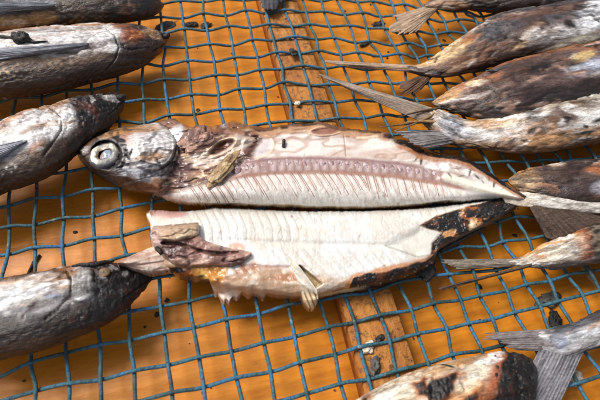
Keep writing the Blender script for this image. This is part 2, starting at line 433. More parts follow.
mt, nt, bs = new_mat('stained_batten_wood'); M_WOOD = mt
co = coords(nt, (2.5, 0.3, 2.5)); n1 = noise(nt, co, 1.6, 6, 0.65); co2 = coords(nt); n2 = noise(nt, co2, 5.0, 5, 0.75); n3 = noise(nt, co2, 0.9, 3)
c = ramp(nt, n1, [(0.25, tuple(lin((132, 74, 24)))), (0.5, tuple(lin((188, 120, 48)))), (0.75, tuple(lin((216, 156, 82))))])
c = mix(nt, math_(nt, 'MULTIPLY', ramp(nt, n3, [(0.42, (0, 0, 0)), (0.7, (1, 1, 1))]), 0.6), c, tuple(lin((150, 86, 34))))
c = mix(nt, math_(nt, 'MULTIPLY', ramp(nt, n2, [(0.52, (0, 0, 0)), (0.64, (1, 1, 1))]), 0.8), c, tuple(lin((62, 40, 22))))
nt.links.new(c, bs.inputs['Base Color']); bs.inputs['Roughness'].default_value = 0.6; bump(nt, n2, bs, 0.08)
GRID_I0, GRID_J0 = -11, -18
GRID = [
 [(-1064,-1820),(-1071,-1711),(-1075,-1610),(-1082,-1510),(-1083,-1402),(-1083,-1326),(-1090,-1233),(-1098,-1137),(-1094,-1040),(-1096,-943),(-1103,-837),(-1103,-747),(-1108,-642),(-1100,-545),(-1111,-438),(-1114,-342),(-1107,-235),(-1110,-131),(-1123,-26),(-1113,66),(-1107,182),(-1108,279),(-1104,389),(-1096,499),(-1099,606),(-1097,703),(-1091,817),(-1094,910),(-1092,1003),(-1090,1116),(-1101,1214),(-1098,1317)],
 [(-982,-1813),(-970,-1704),(-983,-1611),(-972,-1512),(-972,-1423),(-982,-1329),(-982,-1231),(-995,-1143),(-989,-1036),(-996,-937),(-1001,-847),(-1009,-748),(-1001,-651),(-1011,-546),(-1009,-440),(-1016,-348),(-1011,-232),(-1007,-133),(-1011,-29),(-1010,78),(-1011,179),(-1007,286),(-1003,401),(-995,502),(-1009,600),(-999,710),(-1003,819),(-988,908),(-998,1010),(-993,1117),(-984,1213),(-990,1315)],
 [(-865,-1806),(-867,-1714),(-874,-1613),(-866,-1506),(-880,-1419),(-882,-1328),(-893,-1228),(-882,-1136),(-899,-1044),(-906,-940),(-899,-844),(-904,-744),(-906,-652),(-911,-544),(-913,-445),(-914,-342),(-907,-240),(-911,-131),(-907,-23),(-919,78),(-910,179),(-903,289),(-900,390),(-895,494),(-900,605),(-899,717),(-889,824),(-893,912),(-892,1017),(-896,1116),(-893,1221),(-896,1319)],
 [(-776,-1813),(-776,-1714),(-773,-1604),(-773,-1506),(-772,-1416),(-783,-1326),(-796,-1227),(-801,-1132),(-797,-1034),(-800,-946),(-801,-846),(-806,-745),(-808,-646),(-812,-545),(-819,-443),(-816,-336),(-805,-247),(-810,-135),(-815,-28),(-811,66),(-809,178),(-806,278),(-802,393),(-807,492),(-800,599),(-789,709),(-798,810),(-793,924),(-794,1015),(-791,1114),(-783,1212),(-790,1315)],
 [(-678,-1810),(-672,-1705),(-680,-1609),(-684,-1502),(-681,-1409),(-685,-1316),(-694,-1221),(-696,-1130),(-699,-1027),(-704,-937),(-704,-828),(-710,-738),(-708,-631),(-718,-533),(-706,-438),(-706,-330),(-716,-228),(-720,-128),(-704,-25),(-703,83),(-705,189),(-718,292),(-705,395),(-709,508),(-703,605),(-700,723),(-696,829),(-687,925),(-699,1019),(-694,1129),(-692,1228),(-696,1327)],
 [(-588,-1801),(-592,-1707),(-588,-1605),(-590,-1497),(-591,-1395),(-591,-1317),(-595,-1218),(-603,-1116),(-609,-1040),(-604,-932),(-603,-833),(-614,-723),(-594,-626),(-601,-521),(-604,-426),(-609,-328),(-612,-219),(-603,-119),(-617,-10),(-613,93),(-609,202),(-611,302),(-617,405),(-596,512),(-603,616),(-594,729),(-598,837),(-592,938),(-596,1042),(-591,1134),(-595,1233),(-589,1333)],
 [(-485,-1793),(-483,-1692),(-490,-1604),(-488,-1492),(-493,-1401),(-500,-1311),(-503,-1206),(-488,-1102),(-510,-1018),(-503,-921),(-515,-818),(-506,-720),(-512,-621),(-515,-525),(-515,-418),(-514,-308),(-524,-211),(-509,-112),(-510,-3),(-508,96),(-510,209),(-501,310),(-504,417),(-497,517),(-504,629),(-500,732),(-491,844),(-496,945),(-499,1044),(-498,1136),(-488,1240),(-495,1340)],
 [(-390,-1792),(-392,-1687),(-395,-1594),(-394,-1487),(-392,-1393),(-400,-1306),(-398,-1210),(-398,-1103),(-405,-1006),(-410,-909),(-400,-820),(-414,-731),(-420,-626),(-420,-521),(-421,-421),(-414,-319),(-409,-205),(-418,-112),(-408,-1),(-415,103),(-408,209),(-401,317),(-394,427),(-396,532),(-390,637),(-398,744),(-388,854),(-388,950),(-387,1055),(-388,1146),(-387,1245),(-388,1347)],
 [(-292,-1779),(-295,-1688),(-294,-1585),(-299,-1491),(-297,-1393),(-301,-1304),(-307,-1204),(-305,-1110),(-306,-1004),(-314,-915),(-312,-814),(-313,-722),(-316,-622),(-317,-524),(-318,-414),(-320,-302),(-313,-199),(-310,-103),(-309,7),(-311,107),(-307,206),(-296,322),(-300,430),(-301,531),(-285,642),(-300,729),(-290,855),(-288,950),(-283,1047),(-285,1154),(-284,1252),(-288,1353)],
 [(-195,-1779),(-182,-1688),(-203,-1586),(-192,-1480),(-192,-1395),(-204,-1292),(-208,-1197),(-208,-1106),(-213,-1006),(-213,-914),(-209,-813),(-211,-709),(-222,-623),(-219,-516),(-219,-417),(-206,-306),(-210,-208),(-207,-98),(-214,12),(-206,116),(-200,228),(-194,318),(-196,427),(-194,523),(-187,637),(-186,745),(-178,851),(-186,955),(-176,1051),(-176,1153),(-185,1259),(-186,1357)],
 [(-95,-1779),(-99,-1685),(-88,-1580),(-93,-1483),(-94,-1394),(-104,-1294),(-101,-1194),(-104,-1108),(-108,-1005),(-110,-913),(-108,-812),(-115,-711),(-120,-613),(-106,-501),(-105,-411),(-105,-307),(-103,-203),(-108,-112),(-104,7),(-103,109),(-94,223),(-99,323),(-100,427),(-86,533),(-89,633),(-81,749),(-76,853),(-85,960),(-79,1051),(-76,1142),(-79,1251),(-77,1358)],
 [(10,-1786),(6,-1676),(9,-1583),(1,-1475),(6,-1385),(-6,-1283),(-5,-1197),(-8,-1106),(-14,-1005),(-18,-917),(-6,-808),(-11,-703),(-12,-610),(-6,-508),(-3,-400),(-6,-305),(-6,-201),(-6,-95),(-9,5),(-9,114),(-6,206),(12,314),(10,420),(11,524),(15,636),(21,751),(26,853),(24,949),(21,1042),(25,1157),(26,1247),(32,1348)],
 [(107,-1779),(105,-1675),(118,-1575),(105,-1477),(105,-1389),(104,-1284),(97,-1192),(94,-1106),(95,-1002),(88,-905),(97,-803),(98,-708),(98,-605),(97,-514),(84,-408),(91,-301),(102,-198),(95,-97),(97,7),(100,105),(104,213),(108,312),(112,426),(113,518),(115,633),(118,745),(136,847),(135,948),(137,1046),(120,1153),(127,1241),(124,1338)],
 [(210,-1775),(218,-1668),(203,-1577),(208,-1479),(208,-1379),(201,-1288),(204,-1195),(201,-1104),(202,-1002),(202,-907),(203,-810),(195,-705),(202,-612),(197,-505),(201,-408),(202,-304),(209,-198),(206,-96),(211,-2),(216,106),(220,202),(217,309),(217,415),(215,527),(225,628),(223,733),(235,840),(226,935),(225,1047),(222,1136),(233,1245),(229,1344)],
 [(316,-1763),(312,-1660),(313,-1560),(307,-1463),(303,-1382),(301,-1282),(301,-1188),(303,-1102),(306,-994),(307,-904),(304,-794),(306,-705),(299,-603),(295,-520),(300,-410),(312,-304),(301,-207),(306,-98),(305,10),(311,105),(316,206),(319,297),(324,420),(318,511),(326,623),(329,732),(335,828),(331,936),(335,1031),(331,1132),(327,1227),(339,1331)],
 [(414,-1767),(420,-1656),(413,-1561),(410,-1456),(416,-1376),(414,-1278),(419,-1184),(422,-1096),(411,-997),(400,-891),(403,-806),(400,-702),(408,-606),(408,-514),(403,-410),(406,-305),(398,-192),(405,-101),(415,6),(417,111),(420,204),(419,312),(423,411),(425,525),(425,618),(424,718),(434,826),(438,923),(430,1025),(430,1118),(438,1221),(433,1326)],
 [(509,-1758),(516,-1661),(516,-1564),(504,-1462),(506,-1367),(503,-1281),(508,-1180),(511,-1095),(508,-999),(504,-898),(504,-803),(499,-715),(497,-611),(511,-505),(501,-418),(510,-309),(501,-206),(509,-99),(509,21),(518,115),(518,214),(517,307),(521,411),(522,506),(530,600),(525,707),(532,802),(532,913),(528,1013),(537,1112),(537,1217),(534,1314)],
 [(612,-1752),(612,-1661),(617,-1561),(616,-1453),(611,-1367),(603,-1278),(609,-1181),(609,-1091),(596,-1003),(605,-906),(606,-805),(606,-714),(607,-603),(601,-507),(610,-412),(606,-321),(603,-212),(613,-109),(615,-2),(619,110),(619,203),(625,308),(623,393),(619,505),(623,599),(628,703),(625,789),(635,906),(637,1001),(633,1100),(625,1197),(633,1297)],
 [(722,-1761),(711,-1649),(710,-1559),(707,-1457),(717,-1363),(711,-1276),(715,-1178),(718,-1093),(709,-990),(704,-900),(712,-811),(697,-707),(705,-615),(705,-519),(706,-421),(708,-326),(702,-221),(705,-119),(709,-23),(717,91),(716,196),(724,288),(719,385),(721,491),(727,582),(732,689),(725,786),(732,886),(732,987),(730,1083),(729,1183),(730,1277)],
 [(812,-1745),(814,-1651),(813,-1554),(807,-1452),(808,-1357),(805,-1268),(815,-1180),(808,-1088),(812,-987),(805,-902),(796,-814),(797,-713),(804,-625),(811,-522),(800,-422),(802,-316),(808,-230),(802,-132),(804,-26),(807,80),(812,171),(816,272),(809,371),(815,468),(819,565),(819,662),(814,774),(818,865),(828,973),(820,1066),(822,1164),(825,1269)],
 [(908,-1744),(911,-1639),(914,-1555),(911,-1452),(899,-1356),(906,-1273),(905,-1181),(904,-1093),(904,-997),(891,-907),(896,-803),(901,-714),(902,-624),(899,-525),(892,-431),(900,-339),(902,-233),(904,-143),(900,-35),(905,56),(905,159),(905,242),(918,351),(908,448),(907,559),(912,646),(911,751),(919,847),(918,948),(917,1053),(918,1149),(914,1253)],
 [(997,-1743),(1005,-1639),(1002,-1544),(1003,-1447),(997,-1356),(987,-1275),(989,-1181),(986,-1095),(994,-1001),(987,-902),(995,-820),(994,-722),(987,-625),(989,-534),(987,-437),(991,-343),(987,-248),(994,-144),(993,-46),(995,38),(1002,133),(986,227),(995,336),(1011,437),(1003,538),(1003,632),(1007,720),(1012,826),(1001,933),(1006,1025),(1007,1126),(1003,1224)],
 [(1092,-1738),(1096,-1639),(1100,-1540),(1092,-1441),(1100,-1354),(1090,-1268),(1084,-1177),(1087,-1093),(1089,-1015),(1091,-915),(1089,-819),(1079,-723),(1085,-640),(1086,-537),(1089,-451),(1076,-347),(1074,-259),(1078,-165),(1075,-65),(1092,33),(1106,124),(1088,197),(1090,305),(1090,413),(1092,517),(1087,613),(1099,712),(1097,806),(1091,905),(1095,1015),(1096,1110),(1089,1212)],
 [(1186,-1744),(1179,-1637),(1183,-1529),(1187,-1441),(1182,-1344),(1178,-1260),(1181,-1173),(1177,-1090),(1177,-1004),(1166,-912),(1181,-822),(1175,-734),(1173,-639),(1172,-543),(1169,-457),(1176,-361),(1168,-261),(1175,-184),(1170,-74),(1177,13),(1176,97),(1171,192),(1160,271),(1178,394),(1184,492),(1178,599),(1181,692),(1178,786),(1180,888),(1179,987),(1183,1092),(1181,1190)],
 [(1280,-1737),(1269,-1625),(1282,-1531),(1278,-1436),(1267,-1347),(1263,-1258),(1264,-1171),(1264,-1091),(1263,-999),(1264,-916),(1264,-820),(1258,-733),(1260,-651),(1258,-547),(1258,-460),(1262,-374),(1263,-271),(1265,-179),(1256,-94),(1252,-1),(1240,95),(1246,163),(1244,266),(1255,371),(1254,474),(1262,566),(1261,658),(1262,760),(1264,857),(1264,965),(1269,1067),(1264,1159)],
 [(1355,-1728),(1369,-1620),(1351,-1531),(1361,-1432),(1361,-1345),(1355,-1260),(1358,-1166),(1352,-1085),(1343,-1005),(1346,-920),(1350,-833),(1348,-738),(1355,-649),(1350,-563),(1343,-465),(1345,-375),(1345,-280),(1352,-202),(1349,-104),(1343,-14),(1340,72),(1332,156),(1329,249),(1333,348),(1338,441),(1344,544),(1345,643),(1342,736),(1333,839),(1343,933),(1345,1032),(1341,1145)],
 [(1450,-1719),(1450,-1620),(1448,-1513),(1447,-1420),(1443,-1343),(1430,-1268),(1446,-1167),(1436,-1086),(1436,-1011),(1439,-926),(1426,-847),(1435,-747),(1434,-664),(1427,-571),(1425,-473),(1433,-387),(1420,-299),(1427,-210),(1423,-120),(1416,-30),(1427,55),(1417,153),(1410,242),(1415,330),(1413,421),(1417,516),(1419,598),(1427,708),(1415,806),(1421,904),(1418,1007),(1422,1106)],
 [(1530,-1717),(1528,-1613),(1528,-1524),(1530,-1418),(1525,-1338),(1532,-1257),(1521,-1177),(1522,-1092),(1510,-1015),(1514,-922),(1502,-843),(1510,-750),(1499,-670),(1507,-583),(1500,-496),(1495,-405),(1501,-323),(1499,-223),(1498,-135),(1494,-43),(1492,49),(1494,128),(1500,231),(1501,326),(1493,406),(1497,489),(1499,575),(1488,675),(1496,773),(1487,886),(1501,986),(1486,1080)],
 [(1610,-1713),(1599,-1615),(1599,-1519),(1616,-1411),(1596,-1342),(1602,-1258),(1599,-1178),(1593,-1093),(1586,-1021),(1583,-932),(1585,-846),(1583,-759),(1577,-670),(1588,-589),(1578,-499),(1578,-417),(1573,-335),(1567,-241),(1576,-161),(1569,-68),(1566,16),(1566,99),(1570,201),(1587,316),(1566,377),(1571,468),(1564,549),(1556,648),(1562,746),(1570,841),(1562,951),(1565,1057)],
 [(1676,-1712),(1682,-1608),(1680,-1512),(1687,-1413),(1675,-1325),(1682,-1250),(1667,-1179),(1663,-1100),(1662,-1009),(1662,-937),(1655,-856),(1661,-778),(1654,-692),(1646,-608),(1653,-517),(1659,-437),(1639,-344),(1645,-262),(1631,-169),(1641,-87),(1634,0),(1633,84),(1633,177),(1634,260),(1636,345),(1630,430),(1633,514),(1631,626),(1630,714),(1623,818),(1623,910),(1625,1012)],
 [(1786,-1715),(1789,-1612),(1782,-1506),(1783,-1405),(1773,-1342),(1773,-1261),(1768,-1171),(1766,-1098),(1759,-1016),(1760,-941),(1759,-856),(1756,-771),(1757,-682),(1751,-602),(1750,-511),(1751,-432),(1746,-340),(1735,-259),(1736,-169),(1737,-90),(1732,-3),(1739,91),(1728,169),(1750,262),(1731,346),(1718,438),(1729,511),(1734,614),(1724,720),(1730,815),(1728,911),(1722,1021)],
 [(1888,-1706),(1884,-1610),(1881,-1513),(1890,-1411),(1880,-1331),(1868,-1245),(1869,-1178),(1868,-1099),(1864,-1019),(1864,-933),(1852,-846),(1857,-773),(1855,-683),(1859,-605),(1853,-517),(1849,-433),(1844,-344),(1837,-270),(1841,-177),(1839,-86),(1836,3),(1836,85),(1838,174),(1832,258),(1828,342),(1831,435),(1827,521),(1838,627),(1829,722),(1832,821),(1833,920),(1833,1018)],
 [(1981,-1707),(1984,-1603),(1984,-1505),(1989,-1412),(1977,-1329),(1975,-1258),(1976,-1175),(1963,-1086),(1959,-1014),(1959,-932),(1961,-855),(1956,-769),(1949,-680),(1952,-602),(1946,-518),(1947,-434),(1950,-358),(1933,-262),(1933,-175),(1936,-86),(1939,4),(1940,90),(1937,176),(1935,255),(1926,339),(1932,420),(1930,514),(1932,618),(1925,718),(1919,819),(1931,909),(1933,1017)],
 [(2083,-1715),(2085,-1605),(2082,-1513),(2086,-1402),(2080,-1327),(2072,-1253),(2073,-1174),(2080,-1093),(2062,-1010),(2057,-931),(2062,-853),(2055,-772),(2054,-688),(2059,-598),(2048,-523),(2056,-426),(2047,-345),(2044,-263),(2050,-174),(2033,-91),(2026,1),(2040,93),(2044,168),(2035,262),(2035,342),(2034,433),(2035,518),(2028,615),(2027,714),(2027,820),(2031,924),(2034,1021)],
 [(2177,-1705),(2188,-1614),(2177,-1512),(2178,-1409),(2174,-1329),(2169,-1254),(2169,-1179),(2172,-1095),(2167,-1016),(2165,-930),(2158,-859),(2160,-765),(2154,-684),(2152,-600),(2144,-517),(2148,-434),(2140,-338),(2146,-262),(2139,-187),(2133,-90),(2143,-11),(2133,93),(2137,173),(2138,257),(2131,348),(2134,426),(2136,510),(2126,631),(2127,721),(2124,816),(2126,916),(2132,1025)],
 [(2286,-1701),(2280,-1601),(2285,-1502),(2280,-1409),(2284,-1328),(2275,-1256),(2271,-1172),(2271,-1097),(2263,-1012),(2257,-929),(2259,-852),(2245,-775),(2249,-688),(2246,-599),(2249,-518),(2237,-426),(2243,-344),(2240,-261),(2244,-174),(2243,-90),(2246,-11),(2233,89),(2233,169),(2225,263),(2223,346),(2231,435),(2235,514),(2225,616),(2221,721),(2227,818),(2223,917),(2226,1017)],
 [(2377,-1704),(2379,-1620),(2385,-1510),(2378,-1397),(2378,-1338),(2371,-1252),(2370,-1169),(2372,-1099),(2364,-1012),(2359,-935),(2362,-849),(2349,-771),(2351,-686),(2347,-595),(2344,-522),(2347,-442),(2340,-344),(2336,-265),(2345,-173),(2339,-88),(2334,-1),(2335,95),(2337,169),(2332,258),(2325,340),(2337,424),(2326,522),(2335,613),(2335,716),(2336,820),(2327,921),(2331,1014)],
]
# ------------------------------------------------------------------ setting: board and the batten under the wire mesh
ZB = -1.05
def build_board():
    nx, ny = 40, 40
    x = np.linspace(-24, 40, nx); y = np.linspace(-26, 40, ny)
    X, Y = np.meshgrid(x, y, indexing='ij')
    Z = ZB + 0.03 * vnoise(np.stack([X * 0.12, Y * 0.12, 0 * X], -1), 4)
    v = np.stack([X, Y, Z], -1).reshape(-1, 3); n = len(v)
    w = v.copy(); w[:, 2] = ZB - 1.2
    f = gridfaces(nx, ny) + gridfaces(nx, ny, False, n, True)
    rim = [i * ny for i in range(nx)] + [(nx - 1) * ny + j for j in range(1, ny)] + [i * ny + ny - 1 for i in range(nx - 2, -1, -1)] + [j for j in range(ny - 2, 0, -1)]
    f += [[rim[k], n + rim[k], n + rim[(k + 1) % len(rim)], rim[(k + 1) % len(rim)]] for k in range(len(rim))]
    o = mesh_obj('tabletop', np.vstack([v, w]), f, M_BOARD)
    tag(o, 'glossy orange varnished board under the wire mesh', None, None, 'structure')
build_board()

def build_batten():
    zt = -0.09
    l0, l1 = back(258.5, 0, zt), back(342, 300, zt); r0, r1 = back(298, 0, zt), back(393, 300, zt)
    mid0, mid1 = (l0 + r0) / 2, (l1 + r1) / 2
    d = (mid1 - mid0); L = np.linalg.norm(d); d /= L
    n = np.array([d[1], -d[0], 0]);
    if n[0] < 0: n = -n
    wd = 0.5 * (abs((r0 - l0) @ n) + abs((r1 - l1) @ n)); hw = wd / 2
    root = thing('wooden_batten', mid1 * np.array([1, 1, 0]) + np.array([0, 0, ZB]), 'stained pale wooden batten running under the wire mesh', 'batten')
    nu = 260
    s = np.linspace(-14, L + 14, nu)
    h = zt - ZB - 0.012
    prof = np.array([(-1, 0), (-1, 0.86), (-0.985, 0.95), (-0.94, 1.0), (-0.5, 1.0), (0, 1.0), (0.5, 1.0), (0.94, 1.0), (0.985, 0.95), (1, 0.86), (1, 0)])
    P = mid0 + d * s[:, None]; P[:, 2] = ZB + 0.012
    q = np.stack([s[:, None] * 0.9 + 0 * prof[:, 0], prof[:, 0] * 2.0 + 0 * s[:, None], prof[:, 1] + 0 * s[:, None]], -1)
    j = fbm(q, 9, 3)
    V = P[:, None] + n * ((hw * prof[:, 0])[None, :, None] * (1 + 0.03 * j[..., None])) + np.array([0, 0, 1.0]) * (h * prof[:, 1] * (1 - 0.025 * np.abs(j)))[..., None]
    k = len(prof); f = gridfaces(nu, k, False, 0); f.append(list(range(k))); f.append(list(range((nu - 1) * k, nu * k))[::-1])
    f += [[i * k, i * k + k - 1, (i + 1) * k + k - 1, (i + 1) * k] for i in range(nu - 1)]
    mesh_obj('wood_strip', V.reshape(-1, 3), f, M_WOOD, root)
    return d, n, mid0, hw
BAT = build_batten()

# ------------------------------------------------------------------ wire mesh: every wire woven over and under the others
RW = 0.064
def build_mesh():
    G = np.array(GRID, float) / 100.0
    ni, nj = G.shape[:2]
    root = thing('wire_mesh', (6, -4, 0), 'woven teal blue coated wire mesh under all the fish', 'wire mesh')
    def strand(P, sgn, seed):
        k = len(P); sub = 7
        t = np.linspace(0, k - 1, (k - 1) * sub + 1)
        c = chain(P, 0 + len(t)) if False else None
        # Catmull-Rom by index
        i = np.clip(np.floor(t).astype(int), 0, k - 2); s = (t - i)[:, None]
        Pp = np.vstack([2 * P[0] - P[1], P, 2 * P[-1] - P[-2]])
        a, b, cc, d = Pp[i], Pp[i + 1], Pp[i + 2], Pp[i + 3]
        xy = 0.5 * (2 * b + (cc - a) * s + (2 * a - 5 * b + 4 * cc - d) * s**2 + (3 * b - a - 3 * cc + d) * s**3)
        z = RW * 0.98 * sgn * np.cos(np.pi * t)
        q = np.stack([t * 1.7, 0 * t + seed, 0 * t], -1)
        r = RW * (1 + 0.07 * fbm(q, seed, 2))
        pts = np.c_[xy, z]; pts[:, :2] += 0.012 * np.stack([vnoise(q * 1.3, 5), vnoise(q * 1.3, 8)], -1)
        return wire_tube(pts, r, 8)
    for i in range(ni):
        v, f = strand(G[i], 1 if i % 2 else -1, i); mesh_obj('wire', v, f, M_WIRE, root)
    for j in range(nj):
        v, f = strand(G[:, j], 1 if (j + 1) % 2 else -1, 100 + j); mesh_obj('wire', v, f, M_WIRE, root)
build_mesh()
# ------------------------------------------------------------------ whole grilled fish
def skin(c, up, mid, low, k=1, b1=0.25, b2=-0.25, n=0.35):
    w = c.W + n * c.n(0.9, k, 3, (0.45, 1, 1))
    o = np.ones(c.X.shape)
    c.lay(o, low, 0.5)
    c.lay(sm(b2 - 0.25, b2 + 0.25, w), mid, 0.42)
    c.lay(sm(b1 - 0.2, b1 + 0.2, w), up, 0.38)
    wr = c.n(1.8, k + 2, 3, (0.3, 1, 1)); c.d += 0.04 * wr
    c.col *= (1 + 0.30 * c.n(2.2, k + 4, 3, (0.5, 1, 1)))[..., None]
def scales(c, mask, lam=0.30, light=(176, 146, 110), amt=0.55, dp=0.018):
    s = c.Q[..., 0] + 0.22 * c.n(1.8, 61, 3); t = c.W * 1.35 + 0.16 * c.n(2.0, 62, 3)
    h = np.cos(2 * np.pi * s / lam) * np.cos(2 * np.pi * t / lam) + 0.9 * c.n(4.0, 66, 2, (0.7, 1, 1))
    g = np.clip(0.45 + 1.3 * c.n(1.1, 63, 3), 0, 1)
    c.lay(mask * g * sm(0.1, 0.8, h) * amt, light)
    c.lay(mask * g * sm(0.2, 0.9, -h) * 0.6, (30, 22, 18))
    c.d += mask * 0.006 * h
def weather(c, dark=0.7, light=0.5, k=300, patch=0.55, lm=1.0):
    """smoke stains, splits in the dried skin, peeled bright flecks: all drawn out along the body"""
    keep = 1 - c.ch
    lum = c.col.mean(-1)
    g = c.n(1.5, k + 7, 4, (0.25, 1, 1)); c.lay(keep * sm(0.05, 0.4, g) * 0.75 * sm(0.08, 0.3, lum), (186, 132, 70))
    p = c.n(1.2, k, 4, (0.28, 1, 1)); c.lay(keep * sm(0.05, 0.34, p) * patch, (44, 27, 16))
    r = 1 - np.abs(c.n(2.2, k + 1, 4, (0.25, 1, 1))); ln = sm(0.88, 0.98, r) * np.clip(0.5 + 1.2 * c.n(0.9, k + 2, 2), 0, 1)
    c.lay(keep * ln * dark, (24, 17, 14)); c.d -= keep * ln * 0.04
    f = sm(0.16, 0.36, c.n(3.4, k + 3, 3, (0.22, 1, 1))); lum = c.col.mean(-1)
    c.lay(keep * f * light * lm * sm(0.05, 0.22, lum), (248, 245, 242), 0.26); c.d += keep * f * 0.02
    q = sm(0.12, 0.36, c.n(3.0, k + 4, 3, (0.25, 1, 1))); c.lay(keep * q * 0.45, (64, 40, 24))
    c.d += 0.022 * c.n(2.2, k + 5, 3, (0.25, 1, 1))
    c.ro += 0.10 * c.n(2.0, k + 6, 2)
def creases(c, mask, f=5.0, st=(0.25, 1, 1), amp=0.05, k=70, dark=(60, 46, 38), amt=0.6):
    r = 1 - np.abs(c.n(f, k, 3, st)); r = sm(0.80, 0.99, r)
    c.lay(mask * r * amt, dark); c.d -= mask * r * amp
def crack(c, pts, w=1.4, dark=(30, 22, 19), amt=0.85, d=-0.07, k=400):
    c.lay(sm(w, 0.25 * w, c.line(pts) + 0.7 * c.n(2.0, k, 3)) * amt, dark, None, d)
def blotch(c, cx, cy, rx, ry, rot, colr, amt=1.0, soft=0.35, na=0.5, nf=1.6, k=20, ro=None, d=None, st=(0.45, 1, 1)):
    c.lay(c.m(c.ell(cx, cy, rx, ry, rot), soft, na, nf, k, st) * amt, colr, ro, d)
def flakes(c, f, thr, colr, amt, k, st=(1, 1, 1), mask=1.0):
    c.lay(sm(thr, thr + 0.15, c.n(f, k, 3, st)) * amt * mask, colr)

def fin_paint(base, dark, edge=None, amt=0.6):
    def p(c):
        o = np.ones(c.X.shape); c.lay(o, base, 0.55)
        c.lay((1 - c.ray) * amt, dark)
        flakes(c, 1.3, 0.1, dark, 0.5, 5, (0.6, 1.5, 1))
        flakes(c, 1.0, 0.2, tuple(min(255, int(v * 1.2)) for v in base), 0.6, 8, (0.5, 1.5, 1))
        if edge: c.lay(c.m(c.T - 0.88, 0.08, 0.12, 2.0, 9), edge)
    return p

# --- A: topmost on the left
def paint_a(c):
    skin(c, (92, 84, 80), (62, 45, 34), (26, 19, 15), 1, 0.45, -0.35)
    scales(c, c.m(100 - c.X, 30) * c.m(c.W * -1 + 0.5, 0.4), 0.34, (196, 160, 112), 0.6)
    blotch(c, 12, 22, 22, 8, -8, (196, 152, 96), 0.8, k=3)
    blotch(c, 45, 18, 14, 6, -5, (186, 142, 86), 0.7, k=4)
    blotch(c, 10, 6, 45, 6, -5, (150, 156, 166), 0.9, 0.3, 0.3, k=5)
    c.char(c.m(c.X - 135, 18, 16, 1.5, 6), 0.05, glow=0.25)
    blotch(c, 128, 8, 9, 5, 0, (120, 70, 38), 0.6, k=7)
    weather(c, 0.7,0.25,patch=0.5)
A = thing('grilled_fish', back(60, 6, Z0), 'dark brown grilled fish cut off by the top left corner', 'fish', 'whole grilled fish lying on the wire mesh')
_, PA = tube_body('body', [(-70, -14, -70, 36), (-30, -16, -30, 36), (0, -17, 0, 33), (40, -18, 40, 28.5), (80, -17, 80, 25), (110, -14, 110, 23.5), (135, -10, 135, 20.5), (150, -6, 150, 17), (158, -2, 160, 11), (163, 3, 164, 6)], 0.62, paint_a, A, M_SKIN, 260, 90, 11)
fin('pectoral_fin', [(54, 3), (54, 5), (52, 7)], [(-20, 0), (-20, 7), (-20, 14)], 2.2, 2.1, fin_paint((146, 150, 158), (92, 92, 98)), A, M_FIN, 50, 40, 7, 12, on=PA)

